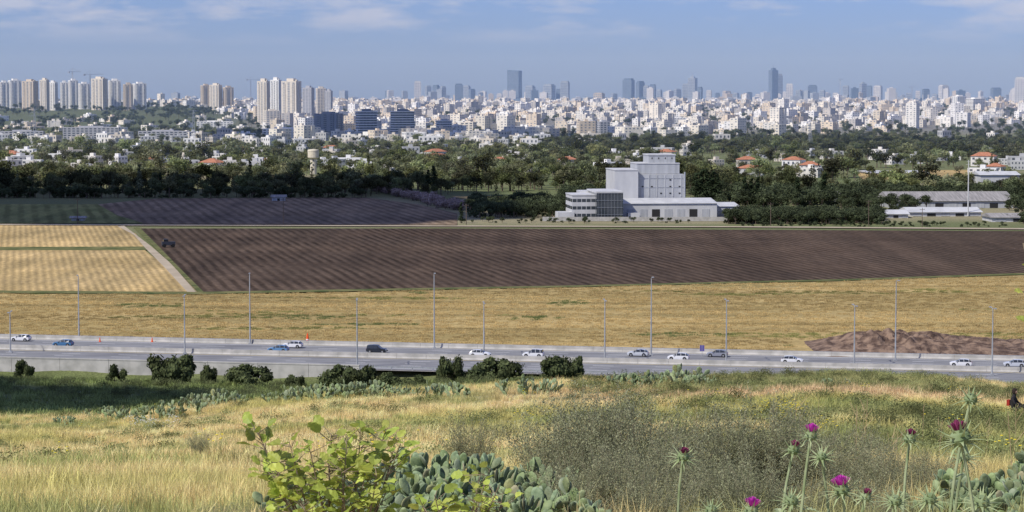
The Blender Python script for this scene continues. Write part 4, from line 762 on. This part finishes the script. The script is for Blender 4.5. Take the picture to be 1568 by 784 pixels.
# ---------------------------------------------------------------- thistles
M_th=make('thistle_green',(.22,.28,.13),(.36,.41,.23),scale=20,obj=True,transl=.15,col=True); M_mag=make('thistle_magenta',(.50,.03,.36),(.72,.10,.54),scale=60,obj=True,transl=.2); M_pur=make('thistle_dry_purple',(.16,.02,.07),(.32,.06,.15),scale=60,obj=True)
def thistle(u,v,y,kind,R,seed):
    r=random.Random(seed); top=Vector((X(u,y),y,Z(v,y))); bu=u+r.uniform(-25,45); base=Vector((X(bu,y),y+r.uniform(-.1,.1),0)); base.z=tz(base.x,base.y); mb=MB(); o=base
    pts=[]; n=9; ax=(Vector((r.uniform(-.25,.25),r.uniform(-.35,.05),1))).normalized(); ctl=top-ax*(top.z-base.z)*.4
    for k in range(n+1): t=k/n; pts.append(base*(1-t)**2+ctl*2*t*(1-t)+top*t*t-o)
    for k in range(n): mb.cyl(pts[k],pts[k+1],.0075-.0004*k,.0071-.0004*k,6,0,(1.1,1.1,1.1),cap=False)
    tp=pts[-1]; a1=ax.orthogonal().normalized(); a2=ax.cross(a1)
    prof=[(.25,-.7),(.75,-.45),(1,0),(.85,.5),(.5,.85)]; vs=[];K=10
    for rr,zz in prof:
        for j in range(K): q=6.283*j/K; vs.append(tuple(tp+a1*(R*rr*math.cos(q))+a2*(R*rr*math.sin(q))+ax*(R*zz)))
    mb.add(vs,[(i*K+j,i*K+(j+1)%K,(i+1)*K+(j+1)%K,(i+1)*K+j) for i in range(4) for j in range(K)]+[tuple(4*K+j for j in range(K))],0,(.8,.85,.8))
    for ring,(el,ln,cnt) in enumerate([(-.45,2.1,8),(-.05,2.6,9),(.4,2.0,8),(.85,1.1,7)]):
        for j in range(cnt):
            q=6.283*(j+ring*.5)/cnt+r.uniform(-.12,.12); rad=a1*math.cos(q)+a2*math.sin(q); d=(rad*math.cos(el)+ax*math.sin(el)).normalized(); p0=tp+rad*(R*.85*math.cos(el))+ax*(R*.8*math.sin(el)-R*.1)
            l=R*ln*r.uniform(.8,1.15); s=d.cross(ax).normalized()*(R*.22); m1=p0+d*l*.35+ax*R*.1; e=p0+d*l-ax*(R*.25)+ax*(R*.3*ring)
            mb.add([tuple(p0-s),tuple(p0+s),tuple(m1+s*.6),tuple(m1-s*.6),tuple(e)],[(0,1,2,3),(3,2,4)],0,(1.15,1.15,1.1))
    if kind!='green':
        m_=2 if kind=='mag' else 3; big=1.3 if kind=='mag' else .95
        for j in range(130 if kind=='mag' else 80):
            q=r.uniform(0,6.28);f=r.random()**.5; rad=a1*math.cos(q)+a2*math.sin(q); p0=tp+rad*(R*.4*f)+ax*R*.7; e=tp+rad*(R*big*f)+ax*(R*(.9+big*(1.0-.55*f))); s=rad.cross(ax).normalized()*R*.055
            mb.add([tuple(p0-s),tuple(p0+s),tuple(e+s),tuple(e-s)],[(0,1,2,3)],m_)
    for k in range(1,8):
        for _ in range(1 if k>5 else 2):
            q=r.uniform(0,6.28); d=Vector((math.cos(q),math.sin(q),r.uniform(.2,.9))).normalized(); L_=r.uniform(.05,.1) if k>4 else r.uniform(.1,.24); p=pts[k]; s=d.cross(Vector((0,0,1))).normalized(); V=[tuple(p)];m=6
            up=s.cross(d)
            for i in range(1,m*2):
                t=i/(m*2); wv=(.24 if i%2 else .09)*L_*math.sin(math.pi*min(t+.1,1))*1.2; c_=p+d*(L_*t)-Vector((0,0,L_*.35*t*t)); V+=[tuple(c_+s*wv+up*wv*.4),tuple(c_),tuple(c_-s*wv+up*wv*.4)]
            V.append(tuple(p+d*L_-Vector((0,0,L_*.35)))); fs=[(0,2,1),(0,3,2)]
            for i in range(m*2-2): a=1+i*3; fs+=[(a,a+1,a+4,a+3),(a+1,a+2,a+5,a+4)]
            a=1+(m*2-2)*3; fs+=[(a,a+1,len(V)-1),(a+1,a+2,len(V)-1)]; mb.add(V,fs,0,(.85+r.random()*.3,)*3)
    mb.build('milk_thistle',[M_th,M_th,M_mag,M_pur],tuple(o),smooth=False)
for i,(u,v,y,k,R) in enumerate([(1245,668,7.,'mag',.020),(1218,690,7.2,'pur',.020),(1294,752,6.8,'mag',.024),(1154,783,6.8,'mag',.022),(1048,700,7.6,'pur',.021),(1398,673,7.3,'pur',.021),(1476,672,6.3,'pur',.031),(1491,612,7.,'green',.022),(1216,768,7.1,'green',.022),(1430,765,6.9,'green',.022),(1376,768,7.,'green',.022),(1330,762,6.7,'pur',.018),(1092,782,7.1,'green',.02),(1482,700,7.1,'green',.02),(1510,770,6.6,'green',.024),(1262,700,7.3,'green',.018),(1640,690,7,'mag',.024)]): thistle(u,v,y,k,R,100+i)
M_dry=make('dry_stalk',(.30,.22,.12),(.42,.32,.18),scale=5)
for i in range(26):
    u=random.uniform(900,1568); y=random.uniform(28,70); x=X(u,y); mb=MB(); h=random.uniform(.7,1.3); mb.cyl((0,0,0),(random.uniform(-.1,.1),0,h),.008,.005,4)
    for k in range(4): z=h*(.5+.12*k); a=random.random()*6; mb.cyl((0,0,z),(math.cos(a)*.15,math.sin(a)*.15,z+.18),.005,.003,3)
    mb.build('dry_stalk',[M_dry],(x,y,tz(x,y)))
# ---------------------------------------------------------------- seated person far right on the slope
x,y=X(1557,100),100.; z0=tz(x,y)
J=[((0,0,.18),.15),((0,.02,.42),.16),((0,.0,.62),.17),((0,-.03,.74),.06),((0,-.05,.84),.095),((0,-.05,.93),.085),
 ((.19,0,.64),.065),((.26,-.12,.42),.05),((.12,-.33,.36),.035),((-.19,0,.64),.065),((-.26,-.12,.42),.05),((-.12,-.33,.36),.035),
 ((.12,-.08,.14),.1),((.16,-.46,.36),.075),((.16,-.62,.04),.05),((.16,-.76,.02),.045),((-.12,-.08,.14),.1),((-.16,-.46,.36),.075),((-.16,-.62,.04),.05),((-.16,-.76,.02),.045)]
E=[(0,1),(1,2),(2,3),(3,4),(4,5),(2,6),(6,7),(7,8),(2,9),(9,10),(10,11),(0,12),(12,13),(13,14),(14,15),(0,16),(16,17),(17,18),(18,19)]
me=bpy.data.meshes.new('seated_person'); me.from_pydata([j[0] for j in J],E,[]); po=bpy.data.objects.new('seated_person',me); ROOT.objects.link(po); po.location=(x,y,z0+.05); po.rotation_euler[2]=1.1; po.scale=(1.05,)*3
sk_=po.modifiers.new('skin','SKIN'); 
for i,j in enumerate(J): me.skin_vertices[0].data[i].radius=(j[1],j[1])
me.skin_vertices[0].data[0].use_root=True; po.modifiers.new('sub','SUBSURF').levels=1
me.materials.append(make('black_clothes',(.02,.02,.022),(.035,.03,.03),scale=3))
mb=MB(); mb.lathe([(.10,-.09),(.105,0),(.09,.08),(.04,.115)],10); hr=mb.build('hair',[make('dark_hair',(.03,.02,.015))],(0,-.04,.93),smooth=True); hr.parent=po
mb=MB(); mb.lathe([(.02,-.10),(.07,-.07),(.088,0),(.07,.06),(.02,.09)],10); fc=mb.build('face',[make('skin',(.45,.28,.2))],(0,-.075,.89),smooth=True); fc.parent=po
mb=MB(); mb.box(0,.2,.3,.24,.12,.24,bottom=True); bk=mb.build('red_backpack',[make('red_fabric',(.3,.03,.02))]); bk.parent=po
